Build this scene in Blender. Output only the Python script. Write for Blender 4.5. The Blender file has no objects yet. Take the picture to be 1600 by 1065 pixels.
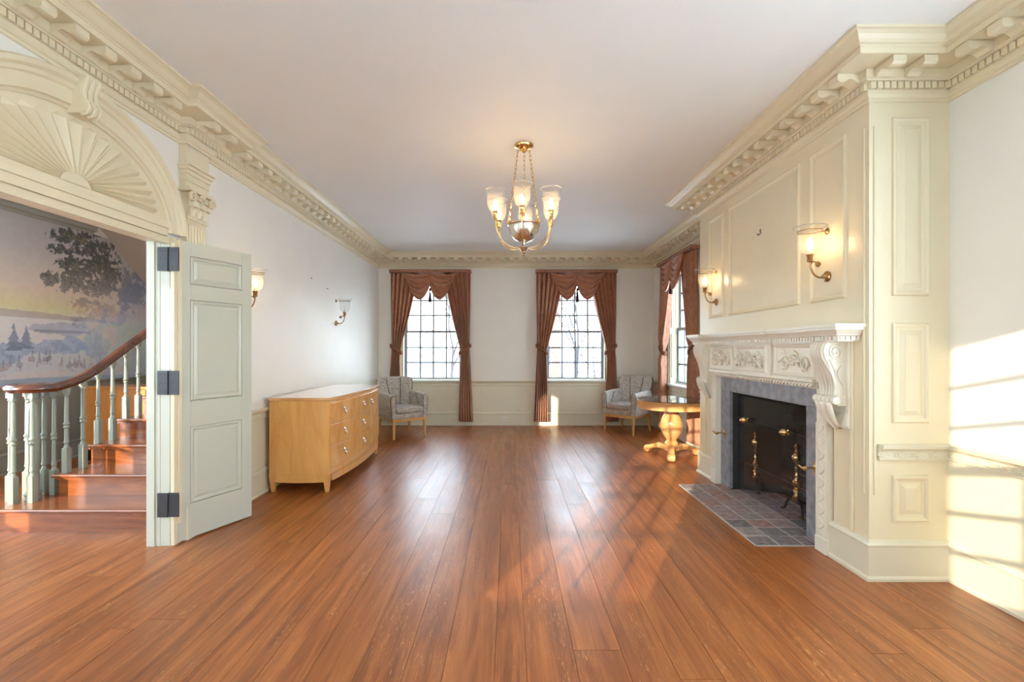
import bpy, math, random
import numpy as np
from mathutils import Vector, Matrix
PI = math.pi
random.seed(7)
rng = np.random.default_rng(11)
S = bpy.context.scene
COL = S.collection
R = math.radians

# ------------------------------------------------------------------ camera
cam_d = bpy.data.cameras.new('camera')
cam = bpy.data.objects.new('camera', cam_d); COL.objects.link(cam)
cam.location = (0, 0, 1.35); cam.rotation_euler = (PI/2, 0, 0)
cam_d.sensor_width = 36.0; cam_d.lens = 16.2
cam_d.shift_x = 5/1600; cam_d.shift_y = 13.5/1600
cam_d.clip_start = 0.05; cam_d.clip_end = 300
S.camera = cam

# ------------------------------------------------------------------ sky, sun, exposure
SKY_STRENGTH = 5.0
SUN_STRENGTH = 3.8
EXPOSURE = 1.42
BULB_W = 6.5
world = bpy.data.worlds.new('sky'); S.world = world; world.use_nodes = True
nt = world.node_tree; nt.nodes.clear()
wo = nt.nodes.new('ShaderNodeOutputWorld'); bg = nt.nodes.new('ShaderNodeBackground')
tc = nt.nodes.new('ShaderNodeTexCoord'); sx = nt.nodes.new('ShaderNodeSeparateXYZ'); rp = nt.nodes.new('ShaderNodeValToRGB')
rp.color_ramp.elements[0].position = 0.0; rp.color_ramp.elements[0].color = (.90, .98, 1.0, 1)
rp.color_ramp.elements[1].position = 0.7; rp.color_ramp.elements[1].color = (.60, .78, 1.0, 1)
nt.links.new(tc.outputs['Generated'], sx.inputs[0]); nt.links.new(sx.outputs['Z'], rp.inputs[0])
nt.links.new(rp.outputs[0], bg.inputs[0]); bg.inputs[1].default_value = SKY_STRENGTH
nt.links.new(bg.outputs[0], wo.inputs[0])
sun_d = bpy.data.lights.new('sun', 'SUN'); sun = bpy.data.objects.new('sun', sun_d); COL.objects.link(sun)
SUN_DIR = Vector((.52, 1.0, -.25)).normalized()
sun.rotation_euler = SUN_DIR.to_track_quat('-Z', 'Y').to_euler()
sun.location = (-6, -12, 4)
sun_d.energy = SUN_STRENGTH; sun_d.color = (1.0, .86, .66); sun_d.angle = R(.4)
S.view_settings.view_transform = 'Standard'; S.view_settings.look = 'None'
S.view_settings.exposure = EXPOSURE; S.view_settings.gamma = 1.0; S.view_settings.use_curve_mapping = False
try:
    S.cycles.use_denoising = True; S.cycles.max_bounces = 14; S.cycles.diffuse_bounces = 9; S.cycles.glossy_bounces = 4
    S.cycles.transparent_max_bounces = 24; S.cycles.sample_clamp_indirect = 6.0
    S.cycles.caustics_reflective = False; S.cycles.caustics_refractive = False
except Exception: pass

# ------------------------------------------------------------------ helpers
def lin(c):
    c = c/255.0
    return c/12.92 if c <= .04045 else ((c+.055)/1.055)**2.4
def C(r, g, b): return (lin(r), lin(g), lin(b), 1)

class MB:
    def __init__(s): s.v = []; s.f = []
    def add(s, vs, fs):
        o = len(s.v); s.v += [tuple(p) for p in vs]; s.f += [tuple(i+o for i in f) for f in fs]; return s
    def box(s, x0, x1, y0, y1, z0, z1):
        v = [(x0,y0,z0),(x1,y0,z0),(x1,y1,z0),(x0,y1,z0),(x0,y0,z1),(x1,y0,z1),(x1,y1,z1),(x0,y1,z1)]
        return s.add(v, [(0,3,2,1),(4,5,6,7),(0,1,5,4),(1,2,6,5),(2,3,7,6),(3,0,4,7)])
    def frust(s, a, b):
        """a, b = (x0,x1,y0,y1,z): bottom and top rectangles"""
        v = [(a[0],a[2],a[4]),(a[1],a[2],a[4]),(a[1],a[3],a[4]),(a[0],a[3],a[4]),
             (b[0],b[2],b[4]),(b[1],b[2],b[4]),(b[1],b[3],b[4]),(b[0],b[3],b[4])]
        return s.add(v, [(0,3,2,1),(4,5,6,7),(0,1,5,4),(1,2,6,5),(2,3,7,6),(3,0,4,7)])
    def prism(s, poly, a, b, axis='z'):
        n = len(poly)
        def P(p, t): return {'z':(p[0],p[1],t),'y':(p[0],t,p[1]),'x':(t,p[0],p[1])}[axis]
        v = [P(p, a) for p in poly]+[P(p, b) for p in poly]
        return s.add(v, [tuple(range(n))[::-1], tuple(range(n, 2*n))]+[(i,(i+1)%n,n+(i+1)%n,n+i) for i in range(n)])
    def lathe(s, prof, n=24, c=(0,0,0), axis='z', cap=True):
        v = []; f = []
        for (r, z) in prof:
            for k in range(n):
                a = 2*PI*k/n; x, y = r*math.cos(a), r*math.sin(a)
                p = {'z':(x,y,z),'y':(x,z,y),'x':(z,x,y)}[axis]
                v.append((p[0]+c[0], p[1]+c[1], p[2]+c[2]))
        m = len(prof)
        for i in range(m-1):
            for k in range(n):
                f.append((i*n+k, i*n+(k+1)%n, (i+1)*n+(k+1)%n, (i+1)*n+k))
        if cap: f += [tuple(range(n))[::-1], tuple(range((m-1)*n, m*n))]
        return s.add(v, f)
    def tube(s, pts, r, n=8, closed=False, flat=1.0):
        pts = [Vector(p) for p in pts]; m = len(pts)
        rs = r if isinstance(r, (list, tuple)) else [r]*m
        v = []; f = []; nrm = None
        for i, p in enumerate(pts):
            if closed: t = pts[(i+1)%m]-pts[(i-1)%m]
            else: t = pts[min(i+1,m-1)]-pts[max(i-1,0)]
            t.normalize()
            if nrm is None:
                nrm = t.orthogonal().normalized()
                if abs(t.z) < .9: nrm = (Vector((0,0,1))-t*t.z).normalized()
            else:
                nrm = (nrm-t*nrm.dot(t))
                nrm = nrm.normalized() if nrm.length > 1e-6 else t.orthogonal().normalized()
            b = t.cross(nrm)
            for k in range(n):
                a = 2*PI*k/n
                v.append(tuple(p+nrm*math.cos(a)*rs[i]+b*math.sin(a)*rs[i]*flat))
        for i in range(m if closed else m-1):
            for k in range(n):
                j = (i+1) % m
                f.append((i*n+k, i*n+(k+1)%n, j*n+(k+1)%n, j*n+k))
        if not closed: f += [tuple(range(n))[::-1], tuple(range((m-1)*n, m*n))]
        return s.add(v, f)
    def grid(s, rows, wrap=False):
        n = len(rows[0]); v = [p for r_ in rows for p in r_]; f = []
        for i in range(len(rows)-1):
            for k in range(n if wrap else n-1):
                f.append((i*n+k, i*n+(k+1)%n, (i+1)*n+(k+1)%n, (i+1)*n+k))
        return s.add(v, f)
    def xf(s, M):
        s.v = [tuple(M @ Vector(p)) for p in s.v]; return s
    def build(s, name, mat, parent=None, smooth=None, bevel=None, solid=None, sub=None, loc=None, seg=2, recalc=True):
        me = bpy.data.meshes.new(name); me.from_pydata(s.v, [], s.f); me.update()
        if recalc:
            import bmesh
            bm = bmesh.new(); bm.from_mesh(me); bmesh.ops.recalc_face_normals(bm, faces=bm.faces); bm.to_mesh(me); bm.free()
        if smooth is not None:
            me.polygons.foreach_set('use_smooth', [True]*len(me.polygons)); me.set_sharp_from_angle(angle=R(smooth))
        if mat is not None: me.materials.append(mat)
        o = bpy.data.objects.new(name, me); COL.objects.link(o)
        if parent is not None: o.parent = parent
        if loc is not None: o.location = loc
        if sub:
            m = o.modifiers.new('sub', 'SUBSURF'); m.levels = sub; m.render_levels = sub
        if solid:
            m = o.modifiers.new('solid', 'SOLIDIFY'); m.thickness = solid; m.offset = 0
        if bevel:
            m = o.modifiers.new('bevel', 'BEVEL'); m.width = bevel; m.segments = seg; m.limit_method = 'ANGLE'; m.angle_limit = R(40)
        return o

def tag(o, label=None, cat=None, group=None, kind=None):
    if label: o['label'] = label
    if cat: o['category'] = cat
    if group: o['group'] = group
    if kind: o['kind'] = kind
    return o
def empty(name, loc=(0,0,0), rz=0, label=None, cat=None, group=None, kind=None):
    o = bpy.data.objects.new(name, None); COL.objects.link(o)
    o.location = loc; o.rotation_euler = (0, 0, rz); o.empty_display_size = .1
    return tag(o, label, cat, group, kind)
def copy_tree(o, parent=None):
    c = o.copy(); COL.objects.link(c)
    if parent is not None: c.parent = parent
    for ch in list(o.children): copy_tree(ch, c)
    return c
def lerp(a, b, t): return a+(b-a)*t
def interp(pts, t):
    """piecewise smooth interpolation of (t, value) pairs"""
    for i in range(len(pts)-1):
        if t <= pts[i+1][0]:
            u = (t-pts[i][0])/max(1e-9, pts[i+1][0]-pts[i][0]); u = max(0, min(1, u))
            return lerp(pts[i][1], pts[i+1][1], u)
    return pts[-1][1]
def spline(pts, n=8, closed=False):
    """Catmull-Rom through the points"""
    P = [Vector(p) for p in pts]; m = len(P); out = []
    rngi = range(m) if closed else range(m-1)
    for i in rngi:
        p0 = P[(i-1)%m] if closed or i > 0 else P[0]*2-P[1]
        p1 = P[i]; p2 = P[(i+1)%m]
        p3 = P[(i+2)%m] if closed or i+2 < m else P[-1]*2-P[-2]
        for k in range(n):
            t = k/n
            out.append(.5*((2*p1)+(p2-p0)*t+(2*p0-5*p1+4*p2-p3)*t*t+(3*p1-p0-3*p2+p3)*t**3))
    if not closed: out.append(P[-1])
    return out
def offset_pt(path, i, p, closed):
    n = len(path)
    def nrm(a, b):
        dx, dy = b[0]-a[0], b[1]-a[1]; l = math.hypot(dx, dy); return (-dy/l, dx/l)
    if closed or 0 < i < n-1:
        n1 = nrm(path[(i-1)%n], path[i]); n2 = nrm(path[i], path[(i+1)%n])
        k = 1/(1+n1[0]*n2[0]+n1[1]*n2[1])
        return (path[i][0]+p*(n1[0]+n2[0])*k, path[i][1]+p*(n1[1]+n2[1])*k)
    q = nrm(path[0], path[1]) if i == 0 else nrm(path[n-2], path[n-1])
    return (path[i][0]+p*q[0], path[i][1]+p*q[1])
def sweep(mb, path, prof, closed=False):
    """moulding along a plan path; the room lies to the left of the path; prof = (projection, z)"""
    n = len(path); m = len(prof); v = []; f = []
    for i in range(n):
        for (p, z) in prof:
            x, y = offset_pt(path, i, p, closed); v.append((x, y, z))
    for i in range(n if closed else n-1):
        j = (i+1) % n
        for k in range(m-1): f.append((i*m+k, j*m+k, j*m+k+1, i*m+k+1))
    if not closed: f += [tuple(range(m)), tuple(range((n-1)*m, n*m))[::-1]]
    mb.add(v, f)
def wall_boxes(mb, axis, a0, a1, t0, t1, z0, z1, holes):
    def b(p, q, za, zb):
        if q-p < 1e-4 or zb-za < 1e-4: return
        mb.box(p, q, t0, t1, za, zb) if axis == 'x' else mb.box(t0, t1, p, q, za, zb)
    cur = a0
    for (h0, h1, hz0, hz1) in sorted(holes):
        b(cur, h0, z0, z1); b(h0, h1, z0, hz0); b(h0, h1, hz1, z1); cur = h1
    b(cur, a1, z0, z1)

# ------------------------------------------------------------------ materials
def mat_new(name):
    m = bpy.data.materials.new(name); m.use_nodes = True
    nt = m.node_tree; b = nt.nodes['Principled BSDF']
    return m, nt, b
def mat(name, col, rough=.5, metal=0, spec=.5, var=.0, vscale=6, bump=0, bscale=40, stretch=(1,1,1), coat=0, coat_r=.1, sheen=0):
    m, nt, b = mat_new(name)
    b.inputs['Base Color'].default_value = col; b.inputs['Roughness'].default_value = rough
    b.inputs['Metallic'].default_value = metal; b.inputs['Specular IOR Level'].default_value = spec
    b.inputs['Coat Weight'].default_value = coat; b.inputs['Coat Roughness'].default_value = coat_r
    if sheen: b.inputs['Sheen Weight'].default_value = sheen
    if var or bump:
        tc = nt.nodes.new('ShaderNodeTexCoord'); mp = nt.nodes.new('ShaderNodeMapping'); mp.inputs['Scale'].default_value = stretch
        nt.links.new(tc.outputs['Object'], mp.inputs[0])
    if var:
        n = nt.nodes.new('ShaderNodeTexNoise'); n.inputs['Scale'].default_value = vscale; n.inputs['Detail'].default_value = 5
        nt.links.new(mp.outputs[0], n.inputs[0])
        r = nt.nodes.new('ShaderNodeValToRGB'); r.color_ramp.elements[0].position = .3; r.color_ramp.elements[1].position = .7
        r.color_ramp.elements[0].color = tuple(c*(1-var) for c in col[:3])+(1,)
        r.color_ramp.elements[1].color = tuple(min(1, c*(1+var*.6)) for c in col[:3])+(1,)
        nt.links.new(n.outputs[0], r.inputs[0]); nt.links.new(r.outputs[0], b.inputs['Base Color'])
    if bump:
        n = nt.nodes.new('ShaderNodeTexNoise'); n.inputs['Scale'].default_value = bscale; n.inputs['Detail'].default_value = 4
        nt.links.new(mp.outputs[0], n.inputs[0])
        bp = nt.nodes.new('ShaderNodeBump'); bp.inputs['Strength'].default_value = bump; bp.inputs['Distance'].default_value = .01
        nt.links.new(n.outputs[0], bp.inputs['Height']); nt.links.new(bp.outputs[0], b.inputs['Normal'])
    return m
def wood(name, cols, grain=(14, 1.2, 14), rough=.35, coat=.2, random=0.0, bump=.05, coat_r=.15):
    m, nt, b = mat_new(name); L = nt.links
    tc = nt.nodes.new('ShaderNodeTexCoord'); mp = nt.nodes.new('ShaderNodeMapping'); mp.inputs['Scale'].default_value = grain
    L.new(tc.outputs['Object'], mp.inputs[0])
    if random:
        oi = nt.nodes.new('ShaderNodeObjectInfo'); mu = nt.nodes.new('ShaderNodeMath'); mu.operation = 'MULTIPLY'; mu.inputs[1].default_value = 57
        L.new(oi.outputs['Random'], mu.inputs[0]); cb = nt.nodes.new('ShaderNodeCombineXYZ')
        for k in range(3): L.new(mu.outputs[0], cb.inputs[k])
        L.new(cb.outputs[0], mp.inputs['Location'])
    n1 = nt.nodes.new('ShaderNodeTexNoise'); n1.inputs['Scale'].default_value = 1.0; n1.inputs['Detail'].default_value = 8; n1.inputs['Distortion'].default_value = 1.6; n1.inputs['Roughness'].default_value = .62
    L.new(mp.outputs[0], n1.inputs[0])
    r = nt.nodes.new('ShaderNodeValToRGB'); e = r.color_ramp.elements
    e[0].position = .28; e[0].color = cols[0]; e[1].position = .74; e[1].color = cols[2]
    k = e.new(.5); k.color = cols[1]
    L.new(n1.outputs[0], r.inputs[0]); out = r.outputs[0]
    if random:
        hs = nt.nodes.new('ShaderNodeHueSaturation'); ma = nt.nodes.new('ShaderNodeMapRange')
        ma.inputs['To Min'].default_value = 1-random; ma.inputs['To Max'].default_value = 1+random
        L.new(oi.outputs['Random'], ma.inputs[0]); L.new(ma.outputs[0], hs.inputs['Value']); L.new(out, hs.inputs['Color']); out = hs.outputs[0]
    L.new(out, b.inputs['Base Color'])
    b.inputs['Roughness'].default_value = rough; b.inputs['Coat Weight'].default_value = coat; b.inputs['Coat Roughness'].default_value = coat_r
    if bump:
        bp = nt.nodes.new('ShaderNodeBump'); bp.inputs['Strength'].default_value = bump; bp.inputs['Distance'].default_value = .01
        L.new(n1.outputs[0], bp.inputs['Height']); L.new(bp.outputs[0], b.inputs['Normal'])
    return m
def glass(name, tint=(1,1,1,1), refl=.5, rough=.02, frost=0):
    m = bpy.data.materials.new(name); m.use_nodes = True; nt = m.node_tree; nt.nodes.clear(); L = nt.links
    o = nt.nodes.new('ShaderNodeOutputMaterial'); mx = nt.nodes.new('ShaderNodeMixShader')
    tr = nt.nodes.new('ShaderNodeBsdfTransparent'); gl = nt.nodes.new('ShaderNodeBsdfGlossy'); fr = nt.nodes.new('ShaderNodeFresnel'); mu = nt.nodes.new('ShaderNodeMath')
    tr.inputs[0].default_value = tint; gl.inputs['Roughness'].default_value = rough; fr.inputs[0].default_value = 1.5
    mu.operation = 'MULTIPLY'; mu.inputs[1].default_value = refl; mu.use_clamp = True
    ge = nt.nodes.new('ShaderNodeNewGeometry'); fi = nt.nodes.new('ShaderNodeMath'); fi.operation = 'SUBTRACT'; fi.inputs[0].default_value = refl
    m3 = nt.nodes.new('ShaderNodeMath'); m3.operation = 'MULTIPLY'; m3.inputs[0].default_value = refl
    L.new(ge.outputs['Backfacing'], m3.inputs[1]); L.new(m3.outputs[0], fi.inputs[1]); L.new(fi.outputs[0], mu.inputs[1])   # reflect off the front face only
    L.new(fr.outputs[0], mu.inputs[0]); L.new(mu.outputs[0], mx.inputs[0]); L.new(tr.outputs[0], mx.inputs[1]); L.new(gl.outputs[0], mx.inputs[2]); L.new(mx.outputs[0], o.inputs[0])
    if frost:                                    # cut and frosted glass scatters a little
        m2 = nt.nodes.new('ShaderNodeMixShader'); df = nt.nodes.new('ShaderNodeBsdfTranslucent'); df.inputs[0].default_value = (.9, .9, .88, 1); m2.inputs[0].default_value = frost
        L.new(mx.outputs[0], m2.inputs[1]); L.new(df.outputs[0], m2.inputs[2]); L.new(m2.outputs[0], o.inputs[0])
    return m
def emit(name, col, strength):
    m = bpy.data.materials.new(name); m.use_nodes = True; nt = m.node_tree; nt.nodes.clear()
    o = nt.nodes.new('ShaderNodeOutputMaterial'); e = nt.nodes.new('ShaderNodeEmission'); e.inputs[0].default_value = col; e.inputs[1].default_value = strength
    nt.links.new(e.outputs[0], o.inputs[0]); m.cycles.emission_sampling = 'NONE'; return m

M = {}
M['wall'] = mat('wall_paint', (.80, .785, .73, 1), .42, var=.02, vscale=3, bump=.05, bscale=5)
M['ceil'] = mat('ceiling_paint', (.80, .80, .775, 1), .6, var=.02, vscale=2)
M['trim'] = mat('cream_trim_paint', (.74, .66, .47, 1), .34, var=.02, vscale=4)
M['dado'] = mat('cream_dado_paint', (.70, .66, .51, 1), .36, var=.025, vscale=4, bump=.04, bscale=6)
M['door'] = mat('door_paint', (.52, .535, .455, 1), .32)
M['mantel'] = mat('mantel_paint', (.76, .72, .61, 1), .3)
M['sash'] = mat('backlit_sash', (.22, .25, .29, 1), .4)  # bluish white woodwork, coloured dark for its backlit look
M['sill'] = mat('sill_paint', (.70, .72, .70, 1), .35)
M['hall_dado'] = mat('hall_dado_paint', (.33, .35, .30, 1), .4)
M['hall_trim'] = mat('hall_trim_paint', (.36, .38, .33, 1), .4)
M['soffit'] = mat('stair_soffit_plaster', (.50, .43, .35, 1), .7)
M['baluster'] = mat('baluster_paint', (.25, .275, .225, 1), .35)
M['floor'] = None
M['joint'] = mat('floor_joint', (.09, .045, .02, 1), .8)
M['black'] = mat('black_iron', (.012, .013, .016, 1), .45, metal=.3)
M['iron'] = mat('dark_hinge_iron', (.05, .053, .06, 1), .42, metal=.6)
M['soot'] = mat('sooty_brick', (.016, .015, .015, 1), .85, var=.4, vscale=12)
M['screen'] = mat('black_screen', (.012, .014, .020, 1), .32, metal=.0, spec=.5)
M['stone'] = mat('grey_marble', (.25, .255, .285, 1), .35, var=.38, vscale=16, bump=.04, stretch=(1, 1, 1))
M['brass'] = mat('polished_brass', (.74, .50, .22, 1), .18, metal=1)
M['abrass'] = mat('aged_brass', (.42, .25, .11, 1), .3, metal=1)
M['nickel'] = mat('satin_nickel', (.72, .68, .62, 1), .2, metal=1)
M['mortar'] = mat('mortar', (.52, .49, .46, 1), .9, var=.2, vscale=30)
M['glass'] = glass('window_glass', (.97, .98, .98, 1), .6)
M['shade'] = glass('clear_glass_shade', (.97, .97, .96, 1), 1.3, .06, frost=.07)
M['rim'] = glass('glass_rim', (.97, .97, .96, 1), 1.3, .1, frost=.45)
M['glass_back'] = glass('old_window_glass', (.94, .96, .97, 1), .6)
M['fireglass'] = glass('fire_screen_glass', (.93, .94, .96, 1), .9, .05)
M['bulb'] = emit('lamp_bulb', (1, .66, .33, 1), 30)
M['plastic'] = mat('ivory_plastic', (.75, .72, .62, 1), .4)
M['slot'] = mat('outlet_slot', (.03, .03, .03, 1), .6)
M['maple'] = wood('honey_maple', (C(206,146,76), C(222,166,94), C(232,182,112)), (5, 5, .7), .28, .3, bump=.01)
M['maple_front'] = wood('maple_figured', (C(200,138,66), C(219,160,88), C(230,178,106)), (3, 3, 2.2), .26, .3, bump=.01)
M['maple_top'] = wood('maple_top', (C(206,150,88), C(218,166,102), C(228,180,120)), (3, 3, 2.2), .16, .8, bump=.0, coat_r=.12)
M['table'] = wood('golden_table_wood', (C(196,142,84), C(212,160,102), C(224,178,124)), (3, 3, 6), .25, .4, bump=.01)
M['legwood'] = wood('chair_leg_wood', (C(190,140,80), C(205,158,98), C(216,172,116)), (6, 6, 1), .35, .2, bump=.01)
M['mahog'] = wood('mahogany_rail', (C(54,24,13), C(78,36,19), C(104,52,28)), (4, 4, 4), .2, .5, bump=.01)
M['stair'] = wood('stair_oak', (C(104,52,20), C(138,74,32), C(166,98,48)), (1.4, 14, 14), .25, .4, random=.08, bump=.02)
M['cabinet'] = wood('cabinet_wood', (C(176,110,48), C(196,128,62), C(210,146,78)), (8, 8, 1), .35, .2, bump=.01)
M['ground_bounce'] = mat('pale_ground', (.80, .80, .79, 1), .9, var=.05, vscale=.5)  # ground tone raised so it throws daylight up to the ceiling
M['bark'] = mat('bare_bark', (.045, .04, .04, 1), .9)
M['housebrick'] = mat('house_brick', (.17, .085, .065, 1), .9, var=.2, vscale=4)
M['slate'] = mat('roof_slate', (.2, .2, .22, 1), .7)

def fabric_tweed():
    m, nt, b = mat_new('grey_tweed'); L = nt.links
    tc = nt.nodes.new('ShaderNodeTexCoord'); outs = []
    for sc in ((260, 260, 26), (26, 26, 260)):
        mp = nt.nodes.new('ShaderNodeMapping'); mp.inputs['Scale'].default_value = sc; L.new(tc.outputs['Object'], mp.inputs[0])
        n = nt.nodes.new('ShaderNodeTexNoise'); n.inputs['Scale'].default_value = .6; n.inputs['Detail'].default_value = 2; L.new(mp.outputs[0], n.inputs[0]); outs.append(n.outputs[0])
    ad = nt.nodes.new('ShaderNodeMath'); ad.operation = 'ADD'; L.new(outs[0], ad.inputs[0]); L.new(outs[1], ad.inputs[1])
    hf = nt.nodes.new('ShaderNodeMath'); hf.operation = 'MULTIPLY'; hf.inputs[1].default_value = .5; L.new(ad.outputs[0], hf.inputs[0])
    r = nt.nodes.new('ShaderNodeValToRGB'); r.color_ramp.elements[0].position = .36; r.color_ramp.elements[0].color = C(124, 118, 112)
    r.color_ramp.elements[1].position = .62; r.color_ramp.elements[1].color = C(204, 194, 182)
    L.new(hf.outputs[0], r.inputs[0]); L.new(r.outputs[0], b.inputs['Base Color']); b.inputs['Roughness'].default_value = .9
    bp = nt.nodes.new('ShaderNodeBump'); bp.inputs['Strength'].default_value = .3; bp.inputs['Distance'].default_value = .003
    L.new(hf.outputs[0], bp.inputs['Height']); L.new(bp.outputs[0], b.inputs['Normal'])
    return m
M['tweed'] = fabric_tweed()
M['piping'] = mat('dark_piping', C(62, 56, 52), .8)

def fabric_drape():
    m, nt, b = mat_new('copper_drape'); L = nt.links
    tc = nt.nodes.new('ShaderNodeTexCoord'); mp = nt.nodes.new('ShaderNodeMapping'); mp.inputs['Scale'].default_value = (24, 24, 10); L.new(tc.outputs['Object'], mp.inputs[0])
    n = nt.nodes.new('ShaderNodeTexNoise'); n.inputs['Scale'].default_value = 1; n.inputs['Detail'].default_value = 3; n.inputs['Distortion'].default_value = 1.5; L.new(mp.outputs[0], n.inputs[0])
    r = nt.nodes.new('ShaderNodeValToRGB'); r.color_ramp.elements[0].position = .40; r.color_ramp.elements[0].color = C(172, 116, 86)
    r.color_ramp.elements[1].position = .62; r.color_ramp.elements[1].color = C(194, 138, 106)
    L.new(n.outputs[0], r.inputs[0]); L.new(r.outputs[0], b.inputs['Base Color']); b.inputs['Roughness'].default_value = .5
    b.inputs['Sheen Weight'].default_value = .3
    ms = nt.nodes.new('ShaderNodeMixShader'); tl = nt.nodes.new('ShaderNodeBsdfTranslucent'); L.new(r.outputs[0], tl.inputs[0])
    ms.inputs[0].default_value = .16; o = nt.nodes['Material Output']
    L.new(b.outputs[0], ms.inputs[1]); L.new(tl.outputs[0], ms.inputs[2]); L.new(ms.outputs[0], o.inputs[0])
    return m
M['drape'] = fabric_drape()
M['tie'] = mat('tieback_braid', C(120, 72, 40), .7, bump=.3, bscale=200)
M['tassel'] = mat('dark_tassel', C(48, 40, 42), .8)

def floor_mat():
    m, nt, b = mat_new('oak_floor'); L = nt.links
    N = nt.nodes.new
    tc = N('ShaderNodeTexCoord'); oi = N('ShaderNodeObjectInfo')
    off = N('ShaderNodeVectorMath'); off.operation = 'ADD'
    sc = N('ShaderNodeMath'); sc.operation = 'MULTIPLY'; sc.inputs[1].default_value = 31.7; L.new(oi.outputs['Random'], sc.inputs[0])
    cb = N('ShaderNodeCombineXYZ'); [L.new(sc.outputs[0], cb.inputs[k]) for k in range(3)]
    L.new(tc.outputs['Object'], off.inputs[0]); L.new(cb.outputs[0], off.inputs[1])
    def noise(scale, detail, dist, rough=.6):
        mp = N('ShaderNodeMapping'); mp.inputs['Scale'].default_value = scale; L.new(off.outputs[0], mp.inputs[0])
        n = N('ShaderNodeTexNoise'); n.inputs['Scale'].default_value = 1; n.inputs['Detail'].default_value = detail; n.inputs['Distortion'].default_value = dist; n.inputs['Roughness'].default_value = rough
        L.new(mp.outputs[0], n.inputs[0]); return n.outputs[0]
    base = noise((16, 1.1, 1), 6, 1.2)
    r = N('ShaderNodeValToRGB'); e = r.color_ramp.elements
    e[0].position = .25; e[0].color = C(108, 56, 24); e[1].position = .78; e[1].color = C(186, 116, 60)
    k = e.new(.5); k.color = C(153, 88, 42); L.new(base, r.inputs[0])
    fl = noise((60, 9, 1), 2, 2.5, .5)          # light ray flecks
    fr = N('ShaderNodeValToRGB'); fr.color_ramp.elements[0].position = .60; fr.color_ramp.elements[0].color = (0,0,0,1); fr.color_ramp.elements[1].position = .68; fr.color_ramp.elements[1].color = (1,1,1,1); L.new(fl, fr.inputs[0])
    area = noise((5, 1.0, 1), 1, .5)
    ar = N('ShaderNodeValToRGB'); ar.color_ramp.elements[0].position = .48; ar.color_ramp.elements[0].color = (0,0,0,1); ar.color_ramp.elements[1].position = .62; ar.color_ramp.elements[1].color = (.6,.6,.6,1); L.new(area, ar.inputs[0])
    mu = N('ShaderNodeMath'); mu.operation = 'MULTIPLY'; L.new(fr.outputs[0], mu.inputs[0]); L.new(ar.outputs[0], mu.inputs[1])
    mx = N('ShaderNodeMix'); mx.data_type = 'RGBA'; mx.inputs[7].default_value = C(214, 156, 98)
    L.new(mu.outputs[0], mx.inputs[0]); L.new(r.outputs[0], mx.inputs[6])
    # dark pores and streaks
    po = noise((120, 3.0, 1), 3, .4, .7)
    pr = N('ShaderNodeValToRGB'); pr.color_ramp.elements[0].position = .26; pr.color_ramp.elements[0].color = (.45,.45,.45,1); pr.color_ramp.elements[1].position = .46; pr.color_ramp.elements[1].color = (1,1,1,1); L.new(po, pr.inputs[0])
    mm = N('ShaderNodeMix'); mm.data_type = 'RGBA'; mm.blend_type = 'MULTIPLY'; mm.inputs[0].default_value = .8
    L.new(mx.outputs[2], mm.inputs[6]); L.new(pr.outputs[0], mm.inputs[7])
    hs = N('ShaderNodeHueSaturation'); ma = N('ShaderNodeMapRange'); ma.inputs['To Min'].default_value = .93; ma.inputs['To Max'].default_value = 1.08
    L.new(oi.outputs['Random'], ma.inputs[0]); L.new(ma.outputs[0], hs.inputs['Value']); L.new(mm.outputs[2], hs.inputs['Color'])
    L.new(hs.outputs[0], b.inputs['Base Color'])
    wear = noise((2.2, .9, 1), 4, .6)
    rr = N('ShaderNodeMapRange'); rr.inputs['From Min'].default_value = .3; rr.inputs['From Max'].default_value = .7; rr.inputs['To Min'].default_value = .295; rr.inputs['To Max'].default_value = .42
    L.new(wear, rr.inputs[0]); L.new(rr.outputs[0], b.inputs['Roughness'])
    b.inputs['Specular IOR Level'].default_value = .55
    b.inputs['Coat Weight'].default_value = .16; b.inputs['Coat Roughness'].default_value = .28
    wv = noise((3.0, 3.6, 1), 1, 0)
    b1 = N('ShaderNodeBump'); b1.inputs['Strength'].default_value = .14; b1.inputs['Distance'].default_value = .02; L.new(wv, b1.inputs['Height'])
    b2 = N('ShaderNodeBump'); b2.inputs['Strength'].default_value = .12; b2.inputs['Distance'].default_value = .004; L.new(po, b2.inputs['Height']); L.new(b1.outputs[0], b2.inputs['Normal'])
    L.new(b2.outputs[0], b.inputs['Normal']); L.new(b2.outputs[0], b.inputs['Coat Normal'])
    return m
M['floor'] = floor_mat()

# ------------------------------------------------------------------ room dimensions (metres)
XL, XR, YB, YF, H = -2.33, 2.585, 8.237, -0.8, 3.05
BX, BY0, BY1 = 2.117, 2.7075, 5.10            # chimney breast
XH, YHB = -5.45, 8.237                         # stair hall
OY0, OY1, OZ = 1.764, 3.17, 2.12               # doorway to the hall
WIN_Z0, WIN_Z1, WIN_H = .80, 2.58, .55

def structure(o, label): return tag(o, label, kind='structure')

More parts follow.
